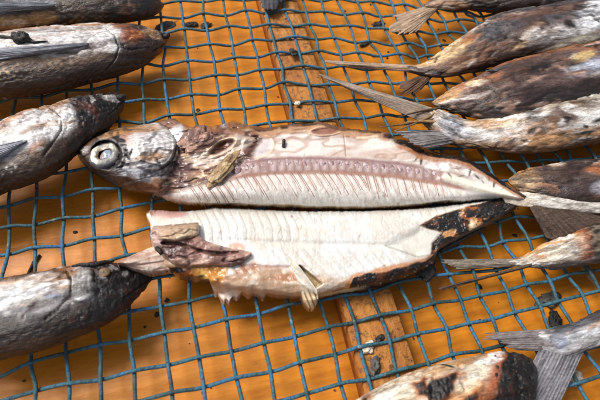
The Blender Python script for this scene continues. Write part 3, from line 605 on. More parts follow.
# --- B: second on the left, with a long grey fin and a burnt lump
def paint_b(c):
    skin(c, (236, 232, 230), (140, 114, 94), (52, 37, 28), 1, 0.20, -0.20, 0.3)  # silver back, lightened with its wet highlights painted in
    low = c.m(-c.W + 0.10, 0.25, 0.3, 1.2, 2)
    scales(c, low * c.m(112 - c.X, 30), 0.30, (206, 176, 136), 0.9)
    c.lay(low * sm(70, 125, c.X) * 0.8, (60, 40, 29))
    blotch(c, 70, 76, 70, 12, -10, (46, 32, 25), 0.75, 0.4, 0.5, 1.0, 5)
    blotch(c, 15, 88, 40, 9, -5, (48, 36, 30), 0.8, k=6)
    c.lay(c.m(c.W - 0.84, 0.08, 0.16, 1.8, 7, (0.6, 1, 1)) * 0.9, (170, 108, 56))
    blotch(c, 100, 30, 14, 6, 5, (206, 140, 64), 0.8, 0.4, 0.7, 2.0, 8)
    blotch(c, 82, 46, 22, 4, -14, (110, 82, 64), 0.8, 0.4, 0.4, 2.0, 10)
    blotch(c, 112, 43, 22, 8, 15, (150, 140, 138), 0.6, k=12)
    flakes(c, 2.2, 0.22, (240, 236, 232), 0.8, 13, (0.5, 1, 1), c.m(c.W - 0.1, 0.3))
    flakes(c, 2.6, 0.25, (84, 58, 42), 0.6, 14, (0.7, 1, 1), c.m(c.W - 0.2, 0.3) * sm(60, 110, c.X))
    hd = c.m(c.X - 122, 10, 14, 1.2, 15)
    c.lay(hd * 0.85, (74, 56, 46)); c.d += hd * 0.05 * c.n(2.5, 16, 3)
    blotch(c, 133, 35, 14, 8, 20, (150, 84, 44), 0.7, 0.4, 0.8, 2.2, 17)
    blotch(c, 136, 33, 6, 3.5, 20, (226, 158, 70), 0.8, 0.4, 0.8, 3.0, 18)
    blotch(c, 153, 34, 9, 6, 30, (150, 140, 140), 0.7, 0.4, 0.6, 2.4, 19)
    c.char(c.m(c.X - 160, 5, 6, 2.0, 20), 0.05, glow=0.1)
    blotch(c, 146, 52, 22, 9, -30, (58, 36, 26), 0.8, k=21)
    creases(c, c.m(c.W + 0.2, 0.4), 3.0, (0.3, 1, 1), 0.05, 22, (110, 90, 78), 0.6)
    c.char(c.m(c.ell(120, 45, 9, 2.5, 20), 0.5, 0.9, 2.5, 23) * 0.8, 0.05, 24)
    c.lay(c.m(c.poly([(-90, 30), (0, 33), (60, 28), (112, 26), (118, 34), (96, 44), (80, 40), (0, 50), (-90, 60)]), 4, 6, 1.2, 90, (0.6, 1, 1)) * 0.75, (244, 242, 242), 0.3)
    c.lay(c.m(c.X - 124 - 0.2 * (c.Y - 40), 8, 8, 1.3, 92) * 0.75, (62, 45, 36)); blotch(c, 133, 35, 12, 7, 20, (170, 88, 40), 0.75, 0.4, 1.2, 2.2, 17); blotch(c, 152, 33, 10, 5, 30, (168, 160, 158), 0.7, 0.4, 0.8, 2.4, 19)
    c.char(c.m(c.X - 161, 3, 4, 2.0, 93), 0.05, glow=0.05)
    crack(c, [(108, 28), (115, 36), (117, 48), (112, 60), (103, 70)]); crack(c, [(150, 52), (158, 47), (166, 41)], 1.2); crack(c, [(118, 48), (130, 50), (146, 48)], 1.0)
    weather(c, 0.6,0.85,patch=0.28, lm=sm(132, 108, c.X))
B = thing('grilled_fish', back(70, 60, Z0), 'large brown grilled fish with silvery back and long grey side fin, upper left', 'fish', 'whole grilled fish lying on the wire mesh')
_, PB = tube_body('body', [(-80, 42, -80, 92), (-40, 36, -40, 97), (0, 32, 0, 97.5), (20, 29, 20, 96), (50, 26, 42, 92.5), (80, 24, 66, 88.5), (110, 22.5, 92, 82), (130, 23, 112, 77), (145, 25.5, 132, 70), (157, 29.5, 148, 62), (164, 33, 159, 53), (168, 36, 166.5, 42)], 0.60, paint_b, B, M_SKIN, 420, 150, 21)
fin('pectoral_fin', [(88, 42), (88, 44), (86, 46)], [(-25, 50), (-25, 57), (-25, 64)], 2.72, 2.35, fin_paint((150, 152, 160), (84, 84, 92)), B, M_FIN, 60, 50, 8, 22, amp=0.03, rag=0.03, on=PB)
lump('mouth_tip', back(166.5, 36, zat(PB, 165, 37) - 0.02), 0.16, 0.12, 0.12, (16, 14, 14), B, M_CHAR, 10, 34, 0.4, 2.4, (16, 12))
o = lump('burnt_lump', back(21, 38.5, zat(PB, 21, 38.5) + 0.08), 0.34, 0.24, 0.26, (22, 20, 20), B, M_CHAR, -20, 23, 0.5, 2.6)
v, f = wire_tube(np.vstack([back(x, y, zat(PB, x, y) + 0.05) for x, y, z in ((-6, 35.5, 2.5), (8, 37, 2.56), (22, 40, 2.62), (34, 42.3, 2.6), (48, 41, 2.58))]), [0.05, 0.06, 0.08, 0.06, 0.02], 6)
mesh_obj('burnt_spine', v, f, M_CHAR, B)

# --- C: third on the left, burnt black head
def paint_c(c):
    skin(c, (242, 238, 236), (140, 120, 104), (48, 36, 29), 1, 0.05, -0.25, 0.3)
    scales(c, c.m(-c.W, 0.3) * c.m(60 - c.X, 20), 0.32, (170, 148, 120), 0.55)
    c.lay(c.m(c.W - 0.80, 0.1, 0.25, 1.6, 2, (0.6, 1, 1)) * 0.9, (166, 112, 64))
    blotch(c, 20, 118, 14, 6, -20, (190, 120, 70), 0.7, k=3)
    flakes(c, 2.4, 0.12, (246, 242, 240), 0.9, 4, (0.6, 1, 1), c.m(c.W - 0.0, 0.3))
    creases(c, c.m(c.W + 0.1, 0.3), 3.2, (0.5, 1, 1), 0.06, 5, (128, 108, 100), 0.7)
    blotch(c, 35, 142, 5, 12, 25, (176, 112, 84), 0.8, 0.4, 0.5, 2, 6)
    blotch(c, 45, 156, 40, 9, -28, (86, 66, 52), 0.7, 0.4, 0.5, 1, 7)
    blotch(c, 20, 180, 40, 9, -15, (64, 50, 40), 0.8, k=8)
    blotch(c, 8, 146, 16, 10, -30, (176, 180, 192), 0.7, k=9)
    hm = c.m(c.poly([(66, 112), (74, 97), (88, 90), (130, 88), (130, 130), (80, 155), (60, 150), (72, 132)]), 4, 5, 2.0, 10)
    c.char(hm, 0.09, 30, 0.25)
    c.lay(hm * c.m(c.ell(98, 130, 30, 12, -40), 0.4, 0.5, 1.5, 11) * 0.6, (40, 27, 21))
    blotch(c, 110, 98, 9, 4, 8, (196, 190, 186), 0.9, 0.35, 0.7, 2.4, 12)
    flakes(c, 3.0, 0.30, (196, 190, 186), 0.7, 13, (1, 1, 1), hm * c.m(c.W - 0.2, 0.3))
    blotch(c, 84, 107, 11, 5, 20, (92, 46, 34), 0.45, 0.4, 0.9, 2.6, 14)
    c.lay(c.m(c.poly([(-80, 150), (0, 128), (40, 110), (72, 102), (70, 122), (62, 134), (40, 138), (28, 146), (0, 158), (-80, 180)]), 4, 6, 1.2, 90, (0.6, 1, 1)) * 0.8, (246, 244, 244), 0.3)
    crack(c, [(52, 106), (60, 118), (58, 132), (48, 146), (40, 156)]); crack(c, [(104, 118), (114, 110), (122, 101)], 1.2)
    weather(c, 0.6,0.9,patch=0.22, lm=sm(80, 66, c.X))
C = thing('grilled_fish', back(50, 145, Z0), 'grilled fish with white ashy back and burnt black head touching the split fish', 'fish', 'whole grilled fish lying on the wire mesh')
_, PC = tube_body('body', [(-70, 152, -60, 215), (-30, 138, -25, 205), (0, 122, 3, 192), (15, 114.5, 25, 186), (30, 108.5, 44, 178), (45, 105, 58, 169), (60, 100, 72, 158), (75, 95.5, 84, 148), (90, 93, 97, 138), (105, 92, 110, 126), (117, 93, 120, 113), (123.5, 97, 124.5, 103)], 0.62, paint_c, C, M_SKIN, 360, 140, 31)
fin('pectoral_fin', [(27, 139), (26, 142), (24, 144)], [(-25, 150), (-24, 162), (-24, 174)], 2.5, 2.25, fin_paint((168, 170, 180), (100, 98, 104)), C, M_FIN, 50, 44, 8, 32, rag=0.03, on=PC)
o = lump('mouth_tip', back(121, 97.5, zat(PC, 120, 98)), 0.22, 0.14, 0.14, (16, 14, 14), C, M_CHAR, 10, 33, 0.4, 2.4, (16, 12))

# --- D: lower left, head under the loose flap of the split fish
def paint_d(c):
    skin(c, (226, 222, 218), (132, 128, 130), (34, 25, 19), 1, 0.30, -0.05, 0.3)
    flakes(c, 2.0, 0.12, (238, 236, 232), 0.9, 2, (0.4, 1, 1), c.m(c.W - 0.0, 0.3))
    flakes(c, 1.8, 0.15, (134, 148, 174), 0.85, 3, (0.5, 1, 1), c.m(c.ell(42, 305, 52, 22, -10), 0.4))
    flakes(c, 2.8, 0.3, (214, 206, 200), 0.8, 4, (0.8, 1, 1), c.m(c.ell(35, 318, 55, 16, -10), 0.4))
    creases(c, c.m(c.W - 0.0, 0.3), 3.4, (0.3, 1, 1), 0.07, 5, (78, 66, 60), 0.75)
    c.lay(c.m(c.W - 0.80, 0.08, 0.2, 2.0, 6, (0.6, 1, 1)) * 0.9, (160, 96, 42))
    blotch(c, 60, 275, 22, 5, -12, (196, 124, 56), 0.75, 0.4, 0.7, 2.0, 7)
    blotch(c, 8, 281, 14, 4, -5, (214, 150, 70), 0.7, k=8)
    c.char(c.m(c.W - 0.90, 0.05, 0.25, 2.4, 9, (0.5, 1, 1)) * 0.8, 0.06, 40)
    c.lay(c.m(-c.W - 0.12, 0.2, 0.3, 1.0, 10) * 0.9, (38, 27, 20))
    scales(c, c.m(-c.W - 0.1, 0.3), 0.34, (104, 76, 52), 0.3)
    hm = c.m(c.poly([(78, 262), (92, 258), (170, 262), (160, 300), (130, 312), (88, 330), (60, 330), (100, 300), (76, 285)]), 5, 6, 1.8, 11)
    c.char(hm, 0.08, 42, 0.18)
    blotch(c, 82, 278, 12, 10, 0, (176, 170, 166), 0.8, 0.4, 0.8, 2.4, 12)
    flakes(c, 3.2, 0.24, (150, 146, 142), 0.8, 13, (1, 1, 1), hm * c.m(c.W - 0.0, 0.3))
    blotch(c, 55, 340, 70, 8, -14, (84, 60, 42), 0.5, 0.4, 0.6, 1.2, 14)
    c.lay(c.m(c.poly([(-80, 295), (0, 281), (45, 273), (60, 275), (50, 290), (30, 300), (0, 306), (-80, 320)]), 4, 7, 1.3, 90, (0.5, 1, 1)) * 0.45, (242, 240, 236), 0.3)
    crack(c, [(66, 270), (74, 280), (74, 294), (64, 308), (54, 316)], 1.6); crack(c, [(96, 268), (112, 270), (110, 280), (96, 280), (95, 270)], 1.2); crack(c, [(124, 298), (138, 288), (150, 279)], 1.2)
    weather(c, 0.95,0.95,patch=0.5, lm=sm(96, 80, c.X) * sm(-0.4, 0.0, c.W))
D = thing('grilled_fish', back(60, 310, Z0), 'grilled fish with bluish silver wrinkled side and dark head at lower left', 'fish', 'whole grilled fish lying on the wire mesh')
_, PD = tube_body('body', [(-70, 292, -70, 352), (-30, 284, -30, 360), (0, 278, 0, 359), (15, 275.5, 20, 355), (30, 273, 37, 351.5), (45, 270, 53, 347), (60, 267, 70, 340), (75, 264.5, 86, 333), (90, 262.5, 101, 326), (105, 262, 115, 317.5), (120, 264, 127, 308), (135, 267, 138, 296), (146, 271, 147, 286), (152, 275, 152, 280)], 0.62, paint_d, D, M_SKIN, 420, 150, 41)
eye = lump('eye', back(104, 272.5, zat(PD, 104, 272.5) - 0.03), 0.19, 0.17, 0.07, (120, 90, 58), D, M_SKIN, 0, 42, 0.18, 2.0, (20, 18))
v, f = wire_tube(np.vstack([back(x, y, zat(PD, x, y) + 0.03) for x, y, z in ((72, 266, 1.5), (80, 264.5, 1.6), (92, 265, 1.7), (104, 262, 1.7), (114, 261.5, 1.6))]), [0.03, 0.06, 0.08, 0.07, 0.03], 6)
mesh_obj('burnt_spine', v, f, M_CHAR, D)

# --- right hand group: E top edge, F, G, H, I, K, L, M
def paint_e(c):
    skin(c, (120, 108, 100), (84, 64, 54), (40, 30, 26), 1, 0.3, -0.2)
    flakes(c, 1.5, 0.2, (190, 184, 178), 0.7, 2, (0.5, 1, 1), c.m(c.W, 0.3))
    creases(c, np.ones(c.X.shape), 3.0, (0.3, 1, 1), 0.06, 3)
    blotch(c, 445, 5, 20, 5, 0, (170, 128, 92), 0.7, k=4)
    weather(c, 0.7,0.3)
E = thing('grilled_fish', back(520, 0, Z0), 'dark grilled fish with pale frayed tail, cut off by the top edge at right', 'fish', 'whole grilled fish lying on the wire mesh')
tube_body('body', [(424, 3, 426, 9), (440, -4, 442, 9), (470, -14, 470, 11), (505, -22, 505, 14), (545, -30, 550, 15), (600, -40, 610, 12), (660, -44, 680, 6), (720, -40, 735, -4)], 0.6, paint_e, E, M_SKIN, 220, 80, 51)
fin('tail_fin', [(440, 2), (442, 5), (440, 7)], [(392, 16), (396, 32), (416, 31)], 0.25, 0.35, fin_paint((190, 164, 138), (120, 92, 74)), E, M_FIN, 50, 60, 9, 52)
def paint_f(c):
    skin(c, (84, 78, 80), (112, 84, 70), (58, 44, 40), 1, 0.35, -0.25, 0.4)
    creases(c, np.ones(c.X.shape), 2.2, (0.25, 1, 1), 0.06, 2, (40, 30, 28), 0.8)
    flakes(c, 1.6, 0.15, (120, 84, 60), 0.8, 3, (0.4, 1, 1), c.m(530 - c.X, 30))
    flakes(c, 1.8, 0.2, (182, 150, 124), 0.7, 4, (0.35, 1, 1))
    c.lay(c.m(c.poly([(418, 66), (440, 50), (462, 38), (468, 42), (455, 54), (432, 66)]), 2.5, 3, 2.0, 5), (224, 196, 150), 0.45)
    blotch(c, 470, 38, 10, 3, -25, (208, 128, 60), 0.8, k=6)
    blotch(c, 500, 26, 28, 9, -25, (66, 62, 66), 0.85, 0.4, 0.6, 1.3, 7)
    blotch(c, 508, 44, 12, 4, -40, (196, 160, 112), 0.9, 0.4, 0.5, 1.5, 8)
    blotch(c, 545, 34, 30, 8, -20, (164, 158, 156), 0.8, 0.4, 0.5, 1.4, 9)
    blotch(c, 555, 46, 26, 5, -18, (204, 196, 176), 0.9, 0.4, 0.4, 1.4, 10)
    blotch(c, 588, 18, 24, 13, -20, (226, 230, 236), 0.95, 0.4, 0.6, 1.5, 11)
    c.char(c.m(c.ell(553, 28, 7, 4, 10), 0.3, 0.4, 2, 12), 0.1, 44, 0.1)
    blotch(c, 540, 12, 50, 3.5, -10, (136, 92, 64), 0.5, 0.4, 0.7, 1.8, 13)
    c.lay(c.m(c.ell(590, 20, 26, 14, -25), 0.35, 0.4, 1.4, 90) * 0.85, (244, 246, 250), 0.3)
    weather(c, 0.9,0.5,patch=0.4)
Fm = thing('grilled_fish', back(520, 40, Z0), 'wrinkled brown grilled fish with a pale strip by its tail, upper right', 'fish', 'whole grilled fish lying on the wire mesh')
tube_body('body', [(392, 65.5, 393, 69), (408, 65.5, 411, 73), (424, 63, 428, 78), (440, 52, 446, 77), (456, 42, 470, 72), (470, 33, 490, 67), (485, 23, 510, 64), (500, 15, 535, 61), (520, 9, 560, 57), (550, 4, 590, 51), (600, -8, 640, 38), (660, -20, 690, 10)], 0.55, paint_f, Fm, M_SKIN, 360, 120, 61)
fin('tail_fin', [(432, 66), (432, 69), (431, 72)], [(323, 60), (330, 63), (350, 68)], 0.3, 0.42, fin_paint((176, 150, 126), (110, 84, 66)), Fm, M_FIN, 60, 30, 4, 62, rag=0.03)
fin('tail_fin', [(434, 69), (435, 72), (434, 75)], [(396, 86), (402, 92), (420, 91)], 0.25, 0.3, fin_paint((112, 82, 64), (64, 46, 38)), Fm, M_FIN, 40, 40, 7, 63, rag=0.12)
def paint_g(c):
    skin(c, (108, 80, 68), (92, 70, 64), (46, 36, 34), 1, 0.3, -0.3, 0.4)
    creases(c, np.ones(c.X.shape), 2.4, (0.25, 1, 1), 0.06, 2, (44, 32, 30), 0.8)
    flakes(c, 1.8, 0.18, (166, 134, 116), 0.8, 3, (0.35, 1, 1))
    c.lay(c.m(c.W - 0.72, 0.12, 0.3, 1.8, 4, (0.6, 1, 1)) * 0.9, (166, 104, 62))
    blotch(c, 445, 96, 16, 6, -30, (186, 138, 84), 0.9, k=5)
    blotch(c, 475, 82, 8, 2.5, -20, (232, 208, 168), 0.9, k=6)
    blotch(c, 590, 70, 30, 9, -10, (178, 182, 198), 0.9, 0.4, 0.5, 1.5, 7)
    blotch(c, 575, 58, 12, 4, -20, (206, 176, 120), 0.8, k=8)
    blotch(c, 530, 62, 50, 4, -14, (66, 62, 66), 0.7, 0.4, 0.6, 1.6, 9)
    weather(c, 0.9,0.45,patch=0.65)
G = thing('grilled_fish', back(520, 85, Z0), 'reddish brown wrinkled grilled fish squeezed between two others at upper right', 'fish', 'whole grilled fish lying on the wire mesh')
tube_body('body', [(432, 102, 436, 108), (440, 97, 446, 111), (456, 87, 468, 117), (476, 78, 490, 121), (496, 68, 520, 119), (515, 60, 550, 112), (545, 52, 580, 105), (600, 40, 630, 92), (680, 30, 700, 60)], 0.5, paint_g, G, M_SKIN, 320, 110, 71, zoff=0.15)
fin('dorsal_fin', [(600, 62), (560, 68), (500, 76)], [(600, 50), (552, 57), (486, 70)], 1.5, 1.6, fin_paint((92, 88, 90), (50, 48, 50)), G, M_FIN, 30, 90, 16, 73, rag=0.1)
def paint_h(c):
    skin(c, (222, 206, 186), (220, 216, 212), (150, 118, 88), 1, 0.4, -0.45, 0.4)
    flakes(c, 2.0, 0.1, (240, 240, 242), 0.9, 2, (0.6, 1, 1), c.m(c.ell(485, 132, 50, 16, 8), 0.4))
    blotch(c, 450, 125, 12, 14, 20, (150, 156, 170), 0.7, k=3)
    sp = c.m(c.X - 525, 22)
    flakes(c, 1.3, 0.02, (150, 106, 66), 0.85, 4, (0.5, 1, 1), sp)
    flakes(c, 1.7, 0.16, (92, 62, 44), 0.85, 5, (0.45, 1, 1), sp)
    blotch(c, 590, 95, 24, 5, -6, (236, 226, 206), 0.9, k=6)
    blotch(c, 528, 110, 9, 9, 10, (70, 66, 70), 0.8, k=7)
    c.lay(c.m(-c.W - 0.72, 0.12, 0.2, 1.6, 8, (0.5, 1, 1)) * 0.85, (120, 84, 56))
    c.lay(sm(446, 424, c.X) * 0.8, (140, 118, 100))
    for (x, y, rx, ry, ro) in ((522, 131, 4, 2.2, -30), (515, 140, 4, 1.6, 10), (504, 140, 5, 1.5, -35), (555, 119, 4, 2, 10), (570, 128, 3, 1.6, 0), (569, 134, 12, 1.8, -10), (590, 121, 14, 2.2, -14)):
        c.char(c.m(c.ell(x, y, rx, ry, ro), 0.4, 0.5, 3, 9), 0.04, 45, 0.1)
    creases(c, np.ones(c.X.shape), 2.4, (0.35, 1, 1), 0.05, 10, (120, 96, 80), 0.5)
    weather(c, 0.7,0.7,patch=0.4)
H = thing('grilled_fish', back(520, 130, Z0), 'pale grilled fish with brown streaks, its long forked tail beside the split fish', 'fish', 'whole grilled fish lying on the wire mesh')
tube_body('body', [(398, 105, 396, 110), (416, 107, 413, 117), (432, 109, 428, 128), (441, 110, 440, 139), (450, 113, 451, 145.5), (465, 119, 466, 148), (482, 119.5, 482, 150), (505, 115, 505, 152.5), (525, 106, 527, 153), (548, 98, 550, 150), (575, 92, 580, 145), (605, 87, 615, 139), (660, 78, 670, 125), (720, 70, 725, 100)], 0.5, paint_h, H, M_SKIN, 360, 120, 81)
fin('tail_fin', [(460, 116), (452, 124), (442, 131)], [(320, 74), (326, 78), (336, 83)], 0.55, 0.75, fin_paint((156, 138, 122), (96, 82, 72)), H, M_FIN, 90, 44, 6, 82, rag=0.02, amp=0.03)
fin('tail_fin', [(462, 130), (462, 135), (463, 141)], [(396, 131), (408, 140), (430, 148)], 0.5, 1.2, fin_paint((156, 150, 148), (72, 66, 66)), H, M_FIN, 60, 110, 13, 83, rag=0.04, amp=0.03)
for k, (a, b) in enumerate((((438, 112), (394, 131)), ((436, 118), (380, 128)), ((442, 120), (404, 124)), ((440, 108), (398, 118)))):
    pts = np.vstack([back(a[0] + (b[0] - a[0]) * t, a[1] + (b[1] - a[1]) * t + 1.5 * math.sin(3 * t + k), 0.6 + 0.3 * t) for t in np.linspace(0, 1, 8)])
    v, f = wire_tube(pts, np.linspace(0.075, 0.02, 8), 6)
    c4 = np.tile(np.r_[lin([(150, 118, 84), (120, 96, 76), (176, 140, 96), (96, 78, 64)][k]), 0.6], (len(v), 1)); mesh_obj('fin_ray', v, f, M_FIN, H, c4)
def paint_i(c):
    skin(c, (84, 66, 60), (70, 54, 50), (44, 34, 32), 1, 0.3, -0.3, 0.4)
    creases(c, np.ones(c.X.shape), 2.2, (0.25, 1, 1), 0.06, 2, (30, 22, 22), 0.8)
    flakes(c, 1.6, 0.15, (146, 104, 78), 0.8, 3, (0.4, 1, 1))
    c.lay(c.m(532 - c.X, 8, 6, 1.6, 4), (204, 166, 120))
    blotch(c, 560, 163, 10, 3.5, -12, (208, 190, 168), 0.9, k=5)
    blotch(c, 596, 186, 16, 8, -10, (176, 172, 184), 0.8, k=6)
    blotch(c, 592, 170, 14, 5, 0, (178, 108, 66), 0.8, k=7)
    weather(c, 0.9,0.4,patch=0.7)
I_ = thing('grilled_fish', back(570, 180, Z0), 'dark wrinkled grilled fish half hidden behind the tail of the split fish', 'fish', 'whole grilled fish lying on the wire mesh')
tube_body('body', [(508, 180, 511, 186), (516, 174, 522, 194), (530, 169, 540, 200), (548, 166, 556, 204), (570, 161, 580, 206), (605, 157, 615, 204), (660, 150, 670, 196), (710, 150, 715, 178)], 0.5, paint_i, I_, M_SKIN, 260, 100, 91)
def paint_k(c):
    skin(c, (226, 212, 190), (216, 204, 186), (120, 110, 104), 1, 0.3, -0.45, 0.3)
    flakes(c, 2.2, 0.15, (240, 236, 228), 0.8, 2, (0.5, 1, 1), c.m(c.W + 0.3, 0.3))
    c.lay(c.m(c.W - 0.8, 0.1, 0.2, 1.8, 3, (0.6, 1, 1)) * 0.85, (206, 150, 84))
    c.lay(c.m(c.X - 577, 7, 8, 1.6, 4) * 0.95, (166, 82, 34))
    c.char(c.m(c.X - 586, 6, 9, 1.8, 5), 0.1, 46, 0.3)
    blotch(c, 538, 256, 4, 3, 0, (190, 110, 40), 0.8, k=6)
    creases(c, np.ones(c.X.shape), 2.6, (0.35, 1, 1), 0.05, 7, (150, 126, 104), 0.5)
    c.lay(c.m(-c.W - 0.55, 0.15, 0.2, 1.6, 8) * 0.9, (72, 66, 66))
    c.lay(sm(532, 512, c.X) * 0.85, (140, 126, 112))
    weather(c, 0.5,0.6,patch=0.2)
K = thing('grilled_fish', back(570, 250, Z0), 'cream and burnt orange fish tail end pointing left at the right edge', 'fish', 'whole grilled fish lying on the wire mesh')
tube_body('body', [(480, 260, 481, 264.5), (500, 258.5, 501, 265.5), (518, 257.5, 523, 267.5), (531, 251.5, 535, 269), (545, 243.5, 552, 270), (560, 238, 570, 268), (576, 232.5, 588, 265), (592, 225, 605, 261), (640, 208, 650, 248), (690, 196, 700, 225)], 0.55, paint_k, K, M_SKIN, 260, 100, 101)
fin('tail_fin', [(530, 259), (531, 262), (530, 265)], [(444, 259), (446, 264), (458, 270)], 0.3, 0.3, fin_paint((150, 138, 124), (80, 70, 62)), K, M_FIN, 60, 40, 6, 102, rag=0.05)
fin('tail_fin', [(532, 263), (531, 265), (530, 267)], [(438, 288), (440, 289.5), (444, 290)], 0.45, 0.22, fin_paint((96, 80, 66), (60, 48, 40)), K, M_FIN, 60, 16, 2, 103, rag=0.02, amp=0.02)
def paint_l(c):
    skin(c, (218, 206, 184), (214, 188, 150), (170, 130, 90), 1, 0.3, -0.3, 0.4)
    flakes(c, 1.5, 0.12, (238, 232, 220), 0.9, 2, (0.5, 1, 1), c.m(c.W - 0.2, 0.3))
    creases(c, np.ones(c.X.shape), 2.6, (0.4, 1, 1), 0.05, 3, (150, 110, 76), 0.5)
    reg_ = c.m(c.poly([(362, 398), (392, 386), (420, 378), (452, 374), (476, 380), (470, 430), (350, 440)]), 5, 8, 1.2, 4)
    nz = c.n(1.1, 5, 4, (0.6, 1, 1))
    c.lay(reg_ * sm(-0.12, 0.12, nz) * 0.85, (188, 112, 44), 0.28); c.lay(reg_ * sm(0.02, 0.16, nz) * 0.8, (112, 54, 20), 0.28)
    c.char(reg_ * sm(0.08, 0.2, nz), 0.12, 47, 0.12)
    c.char(c.m(c.ell(432, 391, 13, 9, -20), 0.3, 1.2, 1.6, 6), 0.14, 47, 0.15)
    blotch(c, 460, 362, 20, 4, -8, (196, 150, 116), 0.7, k=6)
    c.lay(c.m(c.X - 484 + (c.Y - 370) * 0.35, 7, 10, 1.3, 7) * 0.9, (170, 80, 30))
    c.char(c.m(c.X - 492 + (c.Y - 375) * 0.55, 5, 14, 1.5, 8), 0.14, 48, 0.12)
    c.char(c.m(c.ell(444, 366, 12, 1.6, 22), 0.5, 0.7, 2.4, 9), 0.04, 49, 0.1)
    weather(c, 0.3,0.7,patch=0.0)
L_ = thing('grilled_fish', back(450, 400, Z0), 'cream grilled fish with orange scorch marks and black burnt end at the bottom edge', 'fish', 'whole grilled fish lying on the wire mesh')
tube_body('body', [(300, 436, 300, 452), (330, 416, 325, 462), (355, 400, 350, 466), (372, 389.5, 368, 464), (386, 382, 384, 462), (402, 374.5, 405, 458), (421, 367, 425, 452), (441, 361, 446, 446), (462, 356.5, 466, 440), (485, 352, 488, 432), (503, 350, 506, 422), (517, 351.5, 520, 410), (528, 356, 530, 396), (535, 364, 535.5, 378)], 0.6, paint_l, L_, M_SKIN, 380, 150, 111)
chs = []
for k in range(26):
    x = random.uniform(495, 533); y = random.uniform(354, 398); chs.append((back(x, y, 1.7 - 0.02 * abs(x - 505) - 0.012 * (y - 365) * (y > 365)), random.uniform(0.03, 0.08), k))
def paint_m(c):
    skin(c, (92, 92, 98), (206, 208, 212), (176, 172, 172), 1, 0.45, -0.2, 0.25)
    flakes(c, 2.0, 0.15, (236, 240, 246), 0.9, 2, (0.4, 1, 1), c.m(-c.W + 0.3, 0.3))
    blotch(c, 555, 344, 9, 9, 0, (130, 138, 160), 0.8, k=3)
    c.lay(c.m(c.W - 0.78, 0.1, 0.15, 1.5, 4) * 0.9, (58, 56, 58))
    creases(c, np.ones(c.X.shape), 3.0, (0.3, 1, 1), 0.03, 5, (110, 110, 116), 0.4)
    c.lay(sm(562, 536, c.X) * 0.85, (132, 126, 126))
    weather(c, 0.35,0.6,patch=0.15)
M_ = thing('grilled_fish', back(590, 335, Z0), 'silvery grey fish tail with forked fin at the lower right edge', 'fish', 'whole grilled fish lying on the wire mesh')
tube_body('body', [(506, 337, 507, 341), (520, 335.5, 522, 345), (534, 333.5, 538, 350.5), (548, 330.5, 552, 356), (560, 326.5, 566, 357), (575, 321, 582, 352), (590, 314.5, 598, 346), (610, 305, 620, 338), (660, 284, 672, 318), (710, 272, 716, 292)], 0.5, paint_m, M_, M_SKIN, 240, 100, 121)
fin('tail_fin', [(562, 328), (557, 339), (550, 351)], [(486, 333), (495, 339), (514, 350)], 0.40, 0.35, fin_paint((142, 134, 132), (84, 76, 76)), M_, M_FIN, 60, 60, 8, 122, rag=0.11)
fin('tail_fin', [(543, 343), (560, 350), (584, 351)], [(506, 412), (522, 422), (552, 420)], 0.40, 0.35, fin_paint((140, 138, 142), (78, 76, 80)), M_, M_FIN, 70, 80, 12, 123, rag=0.08)
# ------------------------------------------------------------------ the split fish in the middle
S = thing('split_fish', back(330, 205, Z0), 'large split open grilled fish with white flesh, bared spine and head, in the middle', 'fish')
SPINE = np.array([(170, 186), (195, 179.5), (220, 173.5), (250, 168), (280, 165.5), (310, 165), (340, 165.5), (370, 167.5), (400, 170.5), (430, 175), (450, 178.5), (475, 184), (505, 190)], float)
def spine_y(x): return np.interp(x, SPINE[:, 0], SPINE[:, 1])
UT = [(140, 128), (160, 121.5), (168, 119), (175, 118.5), (181, 122), (190, 126.5), (200, 125), (212, 126), (225, 123), (236, 121), (246, 125), (256, 126), (266, 128), (280, 125.5), (300, 123.5), (310, 124), (318, 121), (326, 123), (340, 127), (355, 129), (366, 130), (380, 131), (391, 134), (395, 139), (406, 139.5), (420, 146), (436, 152), (455, 155), (470, 159), (480, 166), (495, 176), (510, 186), (522, 193), (528, 197)]
UB = [(140, 192), (160, 197), (175, 202), (190, 205), (240, 206), (300, 208), (340, 209), (372, 209), (400, 207.5), (440, 204), (470, 201), (500, 198.5), (520, 200), (528, 199.5)]
def zu(c, v):
    T = np.interp(c.X, [140, 180, 260, 400, 470, 528], [0.5, 1.0, 0.95, 0.8, 0.72, 0.55])
    p = np.clip(1 - np.abs(2 * v - 1) ** 5, 0, 1) ** 0.6
    z = T * p
    ds = c.Y - spine_y(c.X)
    z = z + 0.07 * np.exp(-(ds / 6.0) ** 2) * sm(200, 250, c.X)
    z = z - 0.05 * np.exp(-((ds - 10) / 3.5) ** 2) * sm(200, 250, c.X) * sm(470, 420, c.X)
    z = z + 0.10 * np.exp(-((ds - 22) / 12.0) ** 2)
    z = z - 0.22 * np.exp(-((ds + 22) / 10.0) ** 2) * sm(235, 270, c.X) * sm(410, 370, c.X)      # hollow of the belly cavity
    rd = c.line([(445, 176), (470, 184), (495, 191), (518, 197)])
    z = z + 0.16 * np.exp(-(rd / 5.5) ** 2)
    lum = c.m(c.poly([(165, 125), (236, 122), (262, 140), (250, 165), (210, 185), (165, 192)]), 6)
    z = z + lum * (0.20 * c.n(1.0, 201, 3) + 0.12 * c.n(2.4, 202, 3, (0.6, 1.4, 1)))
    z = z - 0.20 * sm(0.35, 0.75, 1 - np.abs(c.n(0.9, 203, 2, (0.7, 1.6, 1)))) * lum * 0.6
    return z
